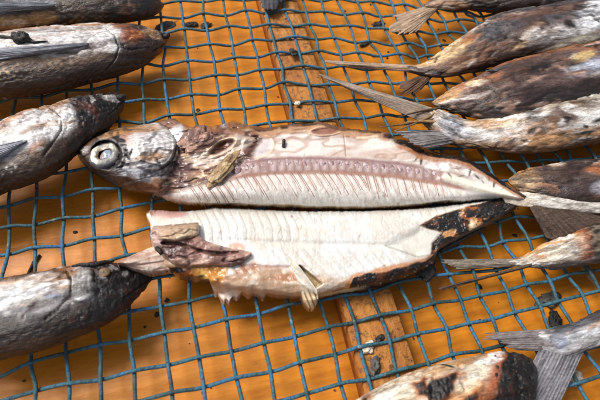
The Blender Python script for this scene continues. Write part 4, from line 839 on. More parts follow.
def pu(c):
    c.fine = 0.14
    o = np.ones(c.X.shape); ds = c.Y - spine_y(c.X)
    c.lay(o, (226, 221, 213), 0.34)
    # fibres of the flesh below the spine, slanting to the right
    s = c.X - 0.55 * (c.Y - spine_y(c.X))
    fib = np.sin(s * 2 * np.pi / 9.3 + 0.8 * c.n(0.8, 1, 2)); below = sm(6, 14, ds)
    md = np.clip(0.5 + 1.1 * c.n(0.8, 90, 3), 0, 1.3)
    c.d += 0.014 * fib * below * md; c.lay(below * sm(0.55, 1.0, -fib) * 0.26 * md, (196, 172, 156))
    gr = 1 - np.abs(c.n(3.2, 91, 3, (1.5, 0.45, 1))); c.lay(below * sm(0.86, 0.99, gr) * 0.35, (186, 164, 150), None, -0.02)
    c.d += 0.020 * c.n(4.0, 2, 3, (1.6, 0.5, 1)) * below
    for w0, am in ((7.6, 0.8), (3.8, 0.38)):
        rb = np.exp(-((((s + 2.0 * c.n(0.9, 95, 3)) / w0 % 1.0) - 0.5) * w0 / 0.55) ** 2); c.lay(below * rb * am * np.clip(0.6 + 1.0 * c.n(1.0, 96, 2), 0, 1) * sm(38, 16, ds) * sm(470, 430, c.X), (164, 120, 104), None, -0.014)
    # belly cavity lining above the spine
    ab = sm(-7, -11, ds)
    c.lay(ab * sm(235, 275, c.X) * sm(420, 380, c.X) * 0.75, (228, 216, 206), 0.25)
    flakes(c, 1.0, 0.05, (196, 168, 152), 0.7, 3, (0.5, 1.2, 1), ab); rgm = sm(0.9, 0.99, 1 - np.abs(c.n(1.1, 93, 3, (0.45, 1.2, 1)))); c.lay(ab * rgm * 0.6, (176, 138, 118), None, -0.04); c.d += ab * 0.05 * c.n(1.4, 89, 3, (0.5, 1.2, 1))
    flakes(c, 1.8, 0.25, (244, 240, 236), 0.8, 4, (0.4, 1.2, 1), ab)
    blotch(c, 254, 147, 16, 11, -15, (214, 200, 200), 0.8, 0.3, 0.3, 1.5, 5, 0.2)
    c.lay(np.exp(-((c.ell(258, 146, 16, 12, -15)) / 0.10) ** 2) * 0.7, (232, 204, 168), None, 0.06)
    c.lay(np.exp(-((c.X - 345 - 0.1 * (c.Y - 145)) / 0.6) ** 2) * ab * sm(131, 138, c.Y) * 0.8, (168, 132, 112), None, -0.05)
    # upper rim: shrivelled belly wall
    yt = np.interp(c.X, [p[0] for p in UT], [p[1] for p in UT]); dt = c.Y - yt
    rim = c.m(np.interp(c.X, [240, 300, 360, 395], [11, 9, 10, 7]) - dt, 2.0, 4.5, 1.3, 6) * sm(395, 388, c.X)
    c.lay(rim, (188, 146, 114), 0.35)
    flakes(c, 1.7, 0.0, (116, 74, 50), 0.9, 7, (0.5, 1.6, 1), rim)
    flakes(c, 2.4, 0.25, (236, 214, 188), 0.9, 8, (0.4, 1.6, 1), rim)
    c.d += rim * 0.09 * c.n(1.8, 9, 3, (0.5, 1.6, 1))
    blotch(c, 326, 131, 13, 3.2, -4, (150, 98, 80), 0.95, 0.3, 0.2, 2, 10, 0.4, -0.10)
    c.lay(np.exp(-((c.ell(326, 130.5, 15.5, 4.8, -4)) / 0.14) ** 2) * 0.8, (226, 188, 152), None, 0.07)
    for (x, y, rx, ry) in ((262, 129, 8, 3), (272, 127, 6, 2.4), (284, 127, 5, 2), (363, 130.5, 7, 2.6), (356, 128, 3, 2), (390, 136, 7, 3.5), (376, 132, 6, 1.5)):
        c.char(c.m(c.ell(x, y, rx, ry), 0.4, 0.8, 3, 11), 0.08, 60, 0.35)
    tr = c.m(3.0 - dt, 1.0, 4.0, 2.4, 98, (0.6, 1, 1)) * sm(395, 385, c.X); c.lay(tr * 0.9, (98, 62, 40), 0.4); c.char(tr * sm(-0.05, 0.2, c.n(1.6, 99, 3)), 0.08, 74, 0.4)
    # gut cavity behind the head
    cav = c.m(c.poly([(150, 120), (238, 118), (262, 138), (250, 158), (232, 170), (205, 184), (168, 196), (150, 196)]), 4, 5, 1.2, 12)
    c.lay(cav, (156, 116, 96), 0.24)
    flakes(c, 1.4, -0.02, (98, 62, 52), 0.95, 13, (0.7, 1.4, 1), cav)
    flakes(c, 1.6, 0.10, (214, 180, 146), 0.95, 14, (0.5, 1.4, 1), cav)
    flakes(c, 2.4, 0.28, (244, 236, 230), 0.9, 15, (0.5, 1.4, 1), cav)
    c.d += cav * 0.10 * c.n(2.8, 16, 3); rg = sm(0.85, 0.98, 1 - np.abs(c.n(1.8, 97, 3, (0.6, 1.4, 1)))); c.lay(cav * rg * 0.8, (64, 38, 32), None, -0.08)
    c.lay(c.m(c.poly([(190, 156), (236, 136), (252, 140), (240, 152), (205, 168), (192, 166)]), 3, 3, 1.4, 17) * 0.9, (222, 204, 190), 0.3)
    c.lay(c.m(c.ell(222, 147, 14, 4.5, -28), 0.25, 0.3, 2, 18), (104, 60, 40), 0.4, -0.14)
    c.lay(np.exp(-((c.ell(222, 147, 16, 6.5, -28)) / 0.12) ** 2) * 0.7, (232, 202, 170), None, 0.06)
    blotch(c, 236, 126, 12, 5, 0, (128, 84, 54), 0.8, k=19)
    blotch(c, 205, 129, 12, 4, 0, (150, 104, 70), 0.8, k=20)
    blotch(c, 180, 170, 14, 14, 20, (112, 82, 80), 0.8, 0.4, 0.6, 1.6, 21)
    blotch(c, 250, 168, 10, 4, 0, (150, 104, 100), 0.7, k=22)
    c.lay(c.m(c.ell(175, 139, 8, 13, 20), 0.3, 0.5, 2, 23), (236, 234, 236), 0.4)
    # bloodline on both sides of the spine
    sx = sm(205, 240, c.X) * sm(478, 455, c.X)
    c.lay(sx * sm(10.5, 6.5, np.abs(ds + 0.5 + 1.5 * c.n(1.6, 24, 2))), (184, 158, 150), 0.35); vb = np.sin(c.X * 2 * np.pi / 8.6); c.lay(sx * sm(8, 5, np.abs(ds)) * sm(0.2, 1, vb) * 0.5, (120, 88, 86)); c.lay(sx * sm(6, 4, np.abs(ds)) * sm(0.3, 1, -vb) * 0.5, (212, 196, 198))
    flakes(c, 2.6, 0.1, (150, 112, 104), 0.6, 94, (1, 1, 1), sx * sm(10, 7, np.abs(ds)))
    c.lay(sx * np.exp(-((ds + 6.5 + 1.0 * c.n(2.4, 25, 2)) / 1.7) ** 2) * 0.85, (142, 108, 104))
    c.lay(sx * np.exp(-((ds - 6.8 + 1.2 * c.n(2.4, 26, 2)) / 2.0) ** 2) * 0.85, (176, 132, 112))
    # tail end
    te = sm(408, 430, c.X) * sm(-4, -9, ds)
    c.lay(te * 0.85, (216, 202, 190))
    flakes(c, 2.2, 0.05, (168, 148, 140), 0.7, 27, (1, 1, 1), te); flakes(c, 2.6, 0.2, (244, 240, 234), 0.9, 28, (1, 1, 1), te)
    c.d += te * 0.10 * c.n(3.0, 29, 3)
    c.lay(sm(2.0, -1.0, c.line([(447, 177), (470, 184.5), (495, 191.5), (516, 196.5)]) - 4) * 0.9, (244, 236, 216), 0.35)
    for (x, y) in ((421, 161), (417, 158), (449, 174), (478, 178), (483, 182), (489, 176), (494, 184), (505, 187), (462, 176), (470, 172), (500, 180)):
        c.char(c.m(c.ell(x, y, 4.2, 1.1, (x * 37) % 180), 0.6, 1.6, 3.0, 30) * 0.85, 0.04, 61, 0.2)
    # burnt skin along the tail side of the upper edge
    ed = np.interp(c.X, [385, 400, 420, 445, 480, 520], [0.0, 5.5, 7.5, 4.6, 4.4, 3.6])
    c.lay(c.m(ed * 1.8 - dt, 1.5, 2.2, 2.2, 31) * sm(392, 400, c.X) * 0.8, (176, 110, 62))
    c.char(c.m(ed - dt, 0.9, 2.0, 3.0, 32) * sm(390, 398, c.X), 0.10, 62, 0.4)
    # seam along the lower edge
    yb = np.interp(c.X, [p[0] for p in UB], [p[1] for p in UB]); db = yb - c.Y
    se = c.m(2.3 - db, 1.0, 2.0, 2.5, 33, (0.5, 1, 1)) * sm(470, 440, c.X) * sm(165, 195, c.X)
    c.lay(se * 0.9, (150, 116, 70)); c.char(se * sm(0.0, 0.35, c.n(1.6, 34, 3, (0.6, 1, 1))) , 0.05, 63, 0.4)
    flakes(c, 3.5, 0.42, (150, 110, 90), 0.6, 35)
slab('upper_fillet', UT, UB, 152, 527.5, zu, pu, S, M_FLESH, 640, 140, 7, 1.5)

# lower half
LT = [(146, 213), (150, 210), (160, 210), (180, 211.5), (200, 210), (215, 207), (232, 208), (262, 209.5), (300, 211), (340, 211), (380, 210.5), (410, 209), (440, 206), (470, 202.5), (490, 200), (505, 197.5), (527, 195.5)]
LB = [(146, 216), (150, 224), (151, 240), (154, 262), (160, 270), (170, 272), (180, 279), (195, 282), (209, 283), (212, 291), (215, 297), (218, 296.5), (221, 302), (224, 305), (226, 302.5), (229, 306), (233, 300), (237, 301), (242, 295), (248, 299), (254, 296), (258, 298), (263, 301), (267, 296), (272, 297.5), (290, 299), (303, 299), (315, 299), (325, 296), (340, 293), (355, 291), (370, 288), (390, 283), (410, 277), (425, 270.5), (434, 263), (438, 251), (445, 247), (460, 239.5), (490, 224.5), (515, 209.5), (523, 202), (527, 198)]
MEM = [(386, 246), (402, 236), (420, 227), (426, 230), (441, 232), (434, 244), (434, 251), (416, 257), (405, 252)]
BEL = [(340, 247), (386, 246), (405, 252), (418, 257), (437, 256), (440, 270), (400, 290), (300, 310), (140, 310), (140, 247)]
CHR = [(421, 226), (438, 216), (452, 211), (470, 206), (494, 199.5), (530, 193), (530, 206), (490, 232), (452, 248), (432, 254), (432, 244), (440, 233)]
def zl(c, v):
    T = np.interp(c.X, [146, 170, 260, 400, 450, 527], [0.55, 0.9, 1.0, 0.9, 0.75, 0.5])
    p = np.clip(1 - np.abs(2 * v - 1) ** 5, 0, 1) ** 0.55
    z = T * p
    z = z - 0.06 * np.exp(-((c.Y - np.interp(c.X, [150, 300, 390], [240, 243, 246]) + 2.5 * c.n(0.9, 45, 3)) / 3.2) ** 2) * sm(200, 240, c.X) * sm(395, 380, c.X)
    z = z - 0.12 * sm(-5.0, 5.0, c.poly(MEM) + 3.5 * c.n(1.2, 47, 3))
    z = z - 0.10 * sm(-2, 2, c.poly(CHR))
    thin = sm(0, 14, c.Y - np.interp(c.X, [150, 210, 250, 300, 330], [268, 279, 287, 293, 300])) * sm(335, 310, c.X)
    z = z * (1 - 0.72 * thin)
    return z
def pl(c):
    c.fine = 0.12
    o = np.ones(c.X.shape)
    c.lay(o, (224, 223, 217), 0.32); flakes(c, 0.6, 0.1, (214, 207, 194), 0.6, 84); flakes(c, 0.9, 0.12, (226, 227, 224), 0.8, 85)
    s = c.X + 0.25 * np.sqrt((c.Y - 228) ** 2 + 16) - 0.25 * (c.Y - 228) + 3.0 * c.n(0.6, 87, 3)
    fib = np.sin(s * 2 * np.pi / 8.6 + 0.9 * c.n(0.7, 1, 2)); up = sm(245, 238, c.Y)
    md = np.clip(0.45 + 1.2 * c.n(0.7, 90, 3), 0, 1.3)
    c.d += 0.012 * fib * (0.35 + 0.65 * up) * md; c.lay(up * sm(0.7, 1, -fib) * 0.6 * np.clip(md + 0.25, 0, 1), (184, 168, 152), None, -0.02)
    s2 = c.X - 0.9 * (c.Y - 250); f2 = np.sin(s2 * 2 * np.pi / 11 + 1.0 * c.n(0.7, 2, 2)); lowm = sm(245, 252, c.Y)
    c.d += 0.012 * f2 * lowm * md; c.lay(lowm * sm(0.7, 1, -f2) * 0.5 * np.clip(md + 0.2, 0, 1), (190, 166, 150), None, -0.02)
    gr = 1 - np.abs(c.n(2.6, 91, 3, (1.3, 0.6, 1))); c.lay(sm(0.88, 0.99, gr) * 0.3, (200, 184, 168), None, -0.02)
    c.d += 0.014 * c.n(2.6, 3, 3, (1.3, 0.7, 1)) + 0.05 * c.n(0.7, 86, 2); flakes(c, 2.2, 0.2, (214, 204, 190), 0.5, 92, (1.2, 0.7, 1))
    for k in range(30):                                   # dark specks and short bone ends
        rr = random.Random(k * 7 + 1); x = rr.uniform(215, 420); y = rr.uniform(213, 236)
        c.lay(sm(0.7, 0.1, c.line([(x, y), (x + rr.uniform(-3, 1), y + rr.uniform(2, 6))])) * rr.uniform(0.15, 0.7), (150, 112, 96))
    c.lay(c.m(c.ell(166, 213, 22, 4.5, 3), 0.3, 0.5, 1.6, 4), (210, 166, 156), 0.35)
    c.lay(c.m(c.ell(160, 222, 14, 7, 0), 0.4, 0.5, 1.6, 5) * 0.8, (226, 204, 190))
    blotch(c, 250, 258, 22, 8, 10, (236, 226, 218), 0.7, k=6)
    blotch(c, 236, 248, 8, 5, 0, (206, 150, 120), 0.8, k=36)
    # pinkish brown edge of the belly wall
    yb = np.interp(c.X, [p[0] for p in LB], [p[1] for p in LB]); db = yb - c.Y
    wdt = np.interp(c.X, [150, 180, 215, 240, 280, 310, 330, 352, 356], [16, 22, 32, 34, 31, 24, 17, 12, 5])
    eg = c.m(wdt - db, 4.0, 9, 1.1, 7) * sm(430, 400, c.X)
    c.lay(eg * 0.95, (192, 158, 128), 0.32)
    flakes(c, 1.3, 0.0, (176, 124, 92), 0.9, 8, (0.6, 1.2, 1), eg); flakes(c, 2.2, 0.15, (232, 216, 198), 0.9, 9, (0.6, 1.2, 1), eg)
    flakes(c, 2.6, 0.3, (160, 104, 70), 0.8, 10, (0.7, 1.2, 1), eg)
    c.d += eg * 0.07 * c.n(2.2, 11, 3, (0.6, 1.2, 1))
    c.lay(np.exp(-((c.Y - 265 - 0.05 * (c.X - 240) + 2.5 * c.n(1.2, 12, 2)) / 1.4) ** 2) * sm(236, 246, c.X) * sm(312, 300, c.X) * 0.75, (176, 132, 120), None, -0.04)
    # rust and yellow scorch under the gut
    sc = c.m(c.poly([(160, 266), (180, 268), (205, 264), (228, 268), (222, 282), (200, 284), (172, 280)]), 2.5, 3.5, 1.8, 13)
    c.lay(sc, (206, 140, 58), 0.3); flakes(c, 2.2, 0.0, (124, 58, 20), 0.95, 14, (0.7, 1, 1), sc); flakes(c, 2.6, 0.25, (240, 196, 110), 0.9, 15, (0.7, 1, 1), sc)
    c.d += sc * 0.10 * c.n(2.8, 16, 3)
    c.char(c.m(c.ell(176, 270, 9, 2.5, 5), 0.4, 0.8, 3, 17), 0.08, 64, 0.3); c.char(sc * sm(0.12, 0.3, c.n(1.9, 18, 3, (0.5, 1, 1))), 0.06, 65, 0.4)
    se = c.m(3.4 - db, 1.2, 3.4, 1.8, 83, (0.5, 1, 1)) * sm(165, 185, c.X) * sm(360, 345, c.X); c.lay(se * 0.85, (140, 92, 52), 0.35); c.char(se * sm(0.12, 0.34, c.n(1.2, 82, 3)), 0.06, 75, 0.4)
    # membrane
    mm = sm(-4.0, 4.0, c.poly(MEM) + 3.5 * c.n(1.2, 47, 3)); c.lay(mm, (222, 217, 205), 0.25); c.d *= (1 - 0.8 * mm)
    c.lay(sm(1.6, 0.4, c.line([(386, 246), (405, 252.5), (418, 257), (434, 254)])) * 0.5, (150, 136, 120))
    # hollow beside the torn fold, sunk in, with its shade painted on
    c.lay(c.m(c.poly([(300, 266), (308, 272), (322, 284), (316, 288), (308, 282)]), 1.2, 1, 2, 19), (176, 152, 112), None, -0.35)
    # burnt lower edge
    cb = c.m(np.interp(c.X, [346, 354, 380, 410, 436], [-3, 14, 14, 12, 10]) - db, 1.2, 4.5, 1.6, 20) * sm(436, 430, c.X * 0 + c.X - 6) * sm(-1.0, 1.0, -c.poly(MEM))
    c.lay(c.m(np.interp(c.X, [340, 352, 380, 410, 436], [-2, 17, 17, 15, 12]) - db, 2, 4, 1.6, 21) * sm(440, 432, c.X) * (1 - mm) * 0.8, (204, 130, 60))
    c.char(cb, 0.13, 66, 0.45)
    c.lay(c.m(3.2 - db, 1, 2.5, 2, 22, (0.5, 1, 1)) * sm(300, 330, c.X) * sm(372, 350, c.X) * 0.9, (222, 200, 160))
    # burnt skin towards the tail
    cm = sm(-1.2, 1.2, c.poly(CHR) + 2.2 * c.n(2.0, 23, 3))
    c.lay(cm, (198, 146, 92), 0.35); flakes(c, 1.8, 0.0, (150, 78, 32), 0.9, 24, (1, 1, 1), cm); flakes(c, 2.6, 0.2, (232, 206, 168), 0.85, 25, (1, 1, 1), cm)
    c.d += cm * 0.12 * c.n(2.6, 26, 3)
    c.char(cm * sm(-0.06, 0.12, c.n(2.2, 27, 4, (0.7, 1.2, 1))), 0.12, 67, 0.3)
    c.char(cm * c.m(c.poly([(478, 203), (496, 197), (530, 192), (528, 204), (508, 214), (490, 217), (476, 218)]), 2, 3, 2, 28), 0.12, 68, 0.15)
    c.char(cm * c.m(c.ell(430, 229, 11, 4, -25), 0.3, 0.7, 2.4, 29), 0.08, 69, 0.4)
    ob = c.m(4.2 - db, 0.8, 1.2, 2, 30, (0.5, 1, 1)) * sm(432, 440, c.X) * sm(515, 495, c.X)
    c.lay(ob, (70, 66, 66), 0.5)
    flakes(c, 3.5, 0.45, (160, 120, 96), 0.55, 31)
slab('lower_fillet', LT, LB, 146.5, 526.5, zl, pl, S, M_FLESH, 640, 150, 8, 1.3)

# head
HT = [(75, 149), (79, 145), (86, 139.5), (95, 134.5), (110, 129.5), (125, 126.5), (145, 124), (158, 122), (168, 124), (174, 130), (178, 140)]
HB = [(75, 151), (80, 160), (90, 170.5), (105, 180), (120, 187), (135, 191.5), (150, 194), (160, 195), (166, 188), (172, 176), (178, 160)]
def zh(c, v):
    T = np.interp(c.X, [75, 82, 95, 115, 140, 165, 178], [0.35, 0.8, 1.3, 1.6, 1.6, 1.3, 1.1])
    z = T * np.clip(1 - np.abs(2 * v - 1) ** 2.6, 0.0, 1) ** 0.5
    sock = c.ell(106, 154.5, 15.5, 14.5, 15)
    z = z - 0.20 * sm(-0.02, 0.12, sock)
    z = z + 0.10 * np.exp(-((sock + 0.12) / 0.12) ** 2)
    gc = c.ell(150, 146, 25, 24, 0); z = z + 0.14 * sm(-0.05, 0.08, gc) * sm(126, 142, c.X) - 0.10 * sm(0.05, 0.9, gc) * 0.4
    ch = c.poly([(120, 166), (140, 160), (164, 166), (166, 176), (160, 184), (140, 184)]); z = z + 0.10 * sm(-2, 2, ch)
    return z
def ph_(c):
    o = np.ones(c.X.shape); c.lay(o, (176, 166, 160), 0.4)
    c.d += 0.05 * c.n(2.4, 1, 3)
    flakes(c, 2.0, 0.05, (120, 104, 98), 0.8, 2); flakes(c, 2.4, 0.15, (226, 222, 220), 0.9, 3)
    blotch(c, 112, 132, 26, 6, -12, (206, 156, 110), 0.85, 0.35, 0.5, 1.6, 4)
    blotch(c, 136, 138, 15, 7, 10, (196, 140, 116), 0.75, 0.4, 0.5, 1.6, 5)
    blotch(c, 86, 148, 9, 8, 0, (182, 160, 156), 0.9, k=6); blotch(c, 90, 142, 7, 2.5, -40, (206, 134, 70), 0.8, k=7)
    gm = c.m(c.ell(152, 147, 24, 22, 0), 0.12, 0.25, 1.5, 8) * c.m(c.X - 130, 8, 8, 1.5, 88); c.lay(gm * 0.9, (234, 230, 230), 0.3)
    flakes(c, 1.8, 0.18, (196, 168, 152), 0.7, 9, (1, 1, 1), gm); flakes(c, 2.4, 0.3, (250, 250, 252), 0.9, 10, (1, 1, 1), gm)
    r = np.sqrt(((c.X - 150) / 24) ** 2 + ((c.Y - 146) / 23) ** 2)
    c.d += gm * 0.007 * np.sin(r * 26 + 2 * c.n(1, 11, 2)); c.lay(gm * np.exp(-((r - 0.62) / 0.05) ** 2) * 0.2, (150, 140, 140))
    ck = c.m(c.poly([(110, 170), (122, 164), (140, 160), (164, 166), (167, 174), (160, 182), (140, 182), (118, 178)]), 2, 2.5, 1.6, 12)
    c.lay(ck * 0.95, (170, 170, 176), 0.3); flakes(c, 2.2, 0.1, (96, 88, 86), 0.8, 13, (1, 1, 1), ck); flakes(c, 2.8, 0.25, (230, 230, 234), 0.9, 14, (1, 1, 1), ck)
    jw = c.m(c.Y - np.interp(c.X, [75, 90, 110, 130, 150, 170], [150, 164, 172, 177, 183, 192]), 2.5, 3, 1.4, 15)
    c.lay(jw * 0.95, (66, 50, 44), 0.45); flakes(c, 1.8, 0.15, (128, 88, 62), 0.8, 16, (0.6, 1.4, 1), jw); flakes(c, 2.8, 0.32, (176, 168, 164), 0.8, 17, (1, 1, 1), jw)
    c.char(c.m(c.poly([(72, 146), (82, 152), (92, 168), (108, 176), (104, 182), (86, 170), (74, 158)]), 1.5, 2, 2, 18) * 0.9, 0.05, 70, 0.15)
    c.char(c.m(c.poly([(82, 142), (96, 133), (110, 129), (98, 137), (86, 146)]), 1.2, 2.5, 2.4, 19) * 0.85, 0.04, 71, 0.3)
    blotch(c, 159, 183, 8, 4.5, 20, (214, 166, 134), 0.95, 0.25, 0.3, 2, 20, 0.4, 0.05)
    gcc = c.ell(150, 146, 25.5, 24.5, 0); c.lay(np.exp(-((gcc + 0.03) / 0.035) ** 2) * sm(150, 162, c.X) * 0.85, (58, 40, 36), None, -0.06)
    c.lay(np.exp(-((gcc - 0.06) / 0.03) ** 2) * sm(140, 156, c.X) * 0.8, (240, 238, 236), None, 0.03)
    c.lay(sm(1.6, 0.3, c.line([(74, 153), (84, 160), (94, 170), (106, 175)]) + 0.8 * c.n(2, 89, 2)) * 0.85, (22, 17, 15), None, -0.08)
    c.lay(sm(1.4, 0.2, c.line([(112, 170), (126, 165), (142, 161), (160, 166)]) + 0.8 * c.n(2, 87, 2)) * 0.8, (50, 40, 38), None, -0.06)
    so = c.ell(106, 154.5, 15.5, 14.5, 15); c.lay(sm(-0.16, -0.02, so), (40, 38, 42), 0.35)
    for (x, y, rx, ry, ro) in ((121, 140, 6, 2, 20), (128, 157, 3.5, 1.6, 50), (131, 152, 1.5, 5, 20), (126, 150, 2, 1.5, 0), (116, 137, 5, 1.5, -10)):
        c.char(c.m(c.ell(x, y, rx, ry, ro), 0.4, 0.8, 3, 21), 0.04, 72, 0.05)
    creases(c, np.ones(c.X.shape), 1.7, (0.8, 1, 1), 0.06, 22, (40, 33, 32), 0.75); weather(c, 0.6, 0.7, 320, 0.25)
head, _ = slab('head', HT, HB, 75.2, 177.5, zh, ph_, S, M_SKIN, 260, 170, 9, 0.7)

# eye: sunken cream ring with a clouded blue grey middle
def disc(name, px, py, z, r0, r1, hfun, cfun, parent, mat, nr=26, na=72, sx=1.06, seed=0):
    c0 = back(px, py, z)
    rr = np.linspace(r0, r1, nr)[:, None]; th = np.linspace(0, 2 * np.pi, na, endpoint=False)[None, :]
    t = (rr - r0) / (r1 - r0)
    q = np.stack([rr * np.cos(th), rr * np.sin(th), 0 * rr * th], -1)
    w = 1 + 0.13 * fbm(np.stack([np.cos(th) * 1.2 + 0 * rr, np.sin(th) * 1.2 + 0 * rr, rr * 1.5 + 0 * th], -1), seed, 2)
    cx = Ctx(q[..., 0], q[..., 1], q + 3.0 * seed, seed)
    h = hfun(t + 0 * th, th + 0 * rr); cfun(cx, t + 0 * th, th + 0 * rr)
    P = np.stack([q[..., 0] * w * sx, q[..., 1] * w, h + cx.d], -1)
    tilt = math.radians(-8); ca, sa = math.cos(tilt), math.sin(tilt)
    P = np.stack([P[..., 0] * ca + P[..., 2] * sa, P[..., 1], -P[..., 0] * sa + P[..., 2] * ca], -1) + c0
    f = gridfaces(nr, na, True, 0)
    if r0 < 0.1: f.append(list(range(na))[::-1])
    base = P[-1].copy(); base[:, 2] -= 0.3; n = nr * na
    f += [[(nr - 1) * na + k, n + k, n + (k + 1) % na, (nr - 1) * na + (k + 1) % na] for k in range(na)]
    c4 = cx.out().reshape(-1, 4)
    return mesh_obj(name, np.vstack([P.reshape(-1, 3), base]), f, mat, parent, np.vstack([c4, c4[-na:]]))
def eh(t, th): return 0.10 * np.sin(np.pi * np.clip(0.12 + t * 0.9, 0, 1)) ** 0.7 * (1 + 0.45 * np.sin(th + 2.2) + 0.25 * np.sin(3 * th))
def ec(c, t, th):
    o = np.ones(t.shape); c.lay(o, (226, 218, 198), 0.2); flakes(c, 3.0, 0.08, (150, 138, 124), 0.7, 7); flakes(c, 4.5, 0.2, (242, 240, 232), 0.8, 8)
    c.lay(sm(0.30, 0.05, t + 0.25 * c.n(2.5, 2, 3)), (110, 84, 66)); c.lay(sm(0.72, 1.0, t + 0.35 * c.n(2.2, 1, 3)), (96, 92, 94))
    c.lay(c.m(np.cos(th + 0.9) - 0.45, 0.3, 0.9, 2, 5) * 0.65, (88, 92, 104)); c.d += 0.06 * c.n(3.5, 3, 3)
eye = disc('eye', 105, 154.8, 1.44, 0.22, 0.52, eh, ec, S, M_GUT, 26, 90, 1.04, 3)
def ph2(t, th): return -0.02 - 0.05 * t + 0.04 * np.sin(th + 1) * t
def pc2(c, t, th):
    o = np.ones(t.shape); c.lay(o, (128, 144, 166), 0.14); flakes(c, 4.0, 0.0, (62, 70, 88), 0.9, 1); flakes(c, 5.0, 0.12, (222, 230, 238), 0.95, 2)  # pale flecks are highlights painted on the clouded blue grey
    c.lay(c.m(-np.cos(th + 0.6) - 0.75, 0.25, 0.3, 2, 3) * sm(0.3, 0.8, t) * 0.8, (140, 108, 78)); c.d += 0.05 * c.n(4, 4, 3)
disc('pupil', 106.5, 155.4, 1.525, 0.02, 0.27, ph2, pc2, eye, M_GUT, 20, 60, 1.04, 4)

# spine: every vertebra and every rib
xs = np.arange(227.9, 452, 8.6)
for k, x in enumerate(xs):
    y = float(spine_y(x)); sc = float(np.interp(x, [226, 300, 400, 452], [0.9, 1.0, 0.9, 0.7]))
    dx = float(spine_y(x + 4) - spine_y(x - 4)) / 8
    rr = random.Random(k)
    def pv(c, k=k):
        flakes(c, 5.0, 0.05, (132, 98, 98), 0.8, 1); flakes(c, 6.0, 0.2, (214, 198, 200), 0.8, 2)
        c.lay(sm(0.55, 0.95, np.abs(c.X)) * 0.6, (126, 84, 80))
    hz = 0.93 - 0.0009 * (x - 226)
    lump('vertebra', back(x, y - 0.6, Z0 + hz + 0.035), 0.165 * sc, 0.24 * sc, 0.085 * sc, (176, 152, 154), S, M_FLESH, math.degrees(-dx) + rr.uniform(-8, 8), k, 0.34, 2.6, (18, 18), pv)
for k, x in enumerate(np.arange(186, 440, 7.6)):
    rr = random.Random(k + 50)
    for h in (0, 1):
        if h and rr.random() < 0.35: continue
        x0 = x + 4 + h * 2.0; y0 = float(spine_y(x0)) + 6.5; ln = rr.uniform(0.9, 1.75) * (1.0 if x < 380 else 0.75)
        n = 7; pts = []
        for t in np.linspace(0, 1, n):
            px = x0 + (9.5 if x < 360 else 4) * t * ln; py = y0 + 15 * t * ln - 1.0 * math.sin(3 * t)
            v_ = (py - np.interp(px, [p[0] for p in UT], [p[1] for p in UT])) / (np.interp(px, [p[0] for p in UB], [p[1] for p in UB]) - np.interp(px, [p[0] for p in UT], [p[1] for p in UT]))
            T = float(np.interp(px, [140, 180, 260, 400, 470, 528], [0.9, 1.0, 0.95, 0.8, 0.72, 0.55])); dsx = py - float(spine_y(px))
            hz = T * max(0, 1 - abs(2 * v_ - 1) ** 5) ** 0.6 + 0.07 * math.exp(-(dsx / 6) ** 2) - 0.05 * math.exp(-((dsx - 10) / 3.5) ** 2) + 0.10 * math.exp(-((dsx - 22) / 12) ** 2)
            pts.append(back(px, py, Z0 + hz + 0.045 - 0.03 * t))
        v, f = wire_tube(np.vstack(pts), np.linspace(0.015, 0.008, n), 6)
        c4 = np.tile(np.r_[lin(rr.choice([(140, 88, 78), (160, 110, 96), (172, 128, 112), (180, 142, 126), (150, 98, 84)])), 0.5], (len(v), 1))
        mesh_obj('rib', v, f, M_FLESH, S, c4)

# soft pieces lying in the cavity
def roe_paint(c):
    flakes(c, 2.0, 0.05, (112, 78, 50), 0.9, 1); flakes(c, 2.6, 0.15, (202, 176, 134), 0.8, 2); c.lay(sm(0.5, 0.9, np.abs(c.Y)) * 0.6, (104, 84, 46))
lump('roe', back(223, 169, Z0 + 1.12), 0.76, 0.24, 0.11, (166, 136, 92), S, M_GUT, 44, 5, 0.6, 2.0, (50, 40), roe_paint)
def gutp(c):
    flakes(c, 2.2, 0.0, (104, 70, 62), 0.85, 1); flakes(c, 2.0, 0.18, (200, 164, 146), 0.8, 2); c.d += 0
lump('liver', back(199, 139, Z0 + 0.98), 0.62, 0.42, 0.15, (166, 124, 104), S, M_GUT, 30, 6, 0.9, 2.0, (60, 50), gutp)
GT = [(150, 234), (153, 226), (160, 225.5), (175, 224), (190, 223), (198.5, 222.5), (200, 237), (206, 241), (216, 244.5), (230, 248), (243, 250), (251, 252)]
GB = [(150, 236), (153, 246), (160, 252), (166, 258), (175, 264), (188, 266.5), (204, 265), (220, 266), (232, 266), (243, 262), (251, 254)]
def zg(c, v):
    z = 1.02 + 0.30 * np.clip(1 - np.abs(2 * v - 1) ** 2.5, 0, 1) ** 0.5 * np.interp(c.X, [150, 165, 235, 251], [0.5, 1, 0.9, 0.4])
    z = z + 0.22 * c.n(1.0, 41, 3, (0.8, 1.5, 1)) + 0.08 * c.n(3.0, 42, 3)
    z = z + 0.16 * sm(-2.5, 2.5, 1.5 * c.n(1.4, 44, 2) + c.poly([(153, 231), (158, 226), (176, 225), (192, 223), (198, 224), (200, 230), (196, 236), (184, 238), (175, 241), (160, 239)]))
    z = z - 0.16 * sm(2.5, 0.0, c.line([(162, 243), (180, 244), (205, 252), (222, 254), (238, 252)]) + 2.5 * c.n(1.3, 46, 3))
    return z
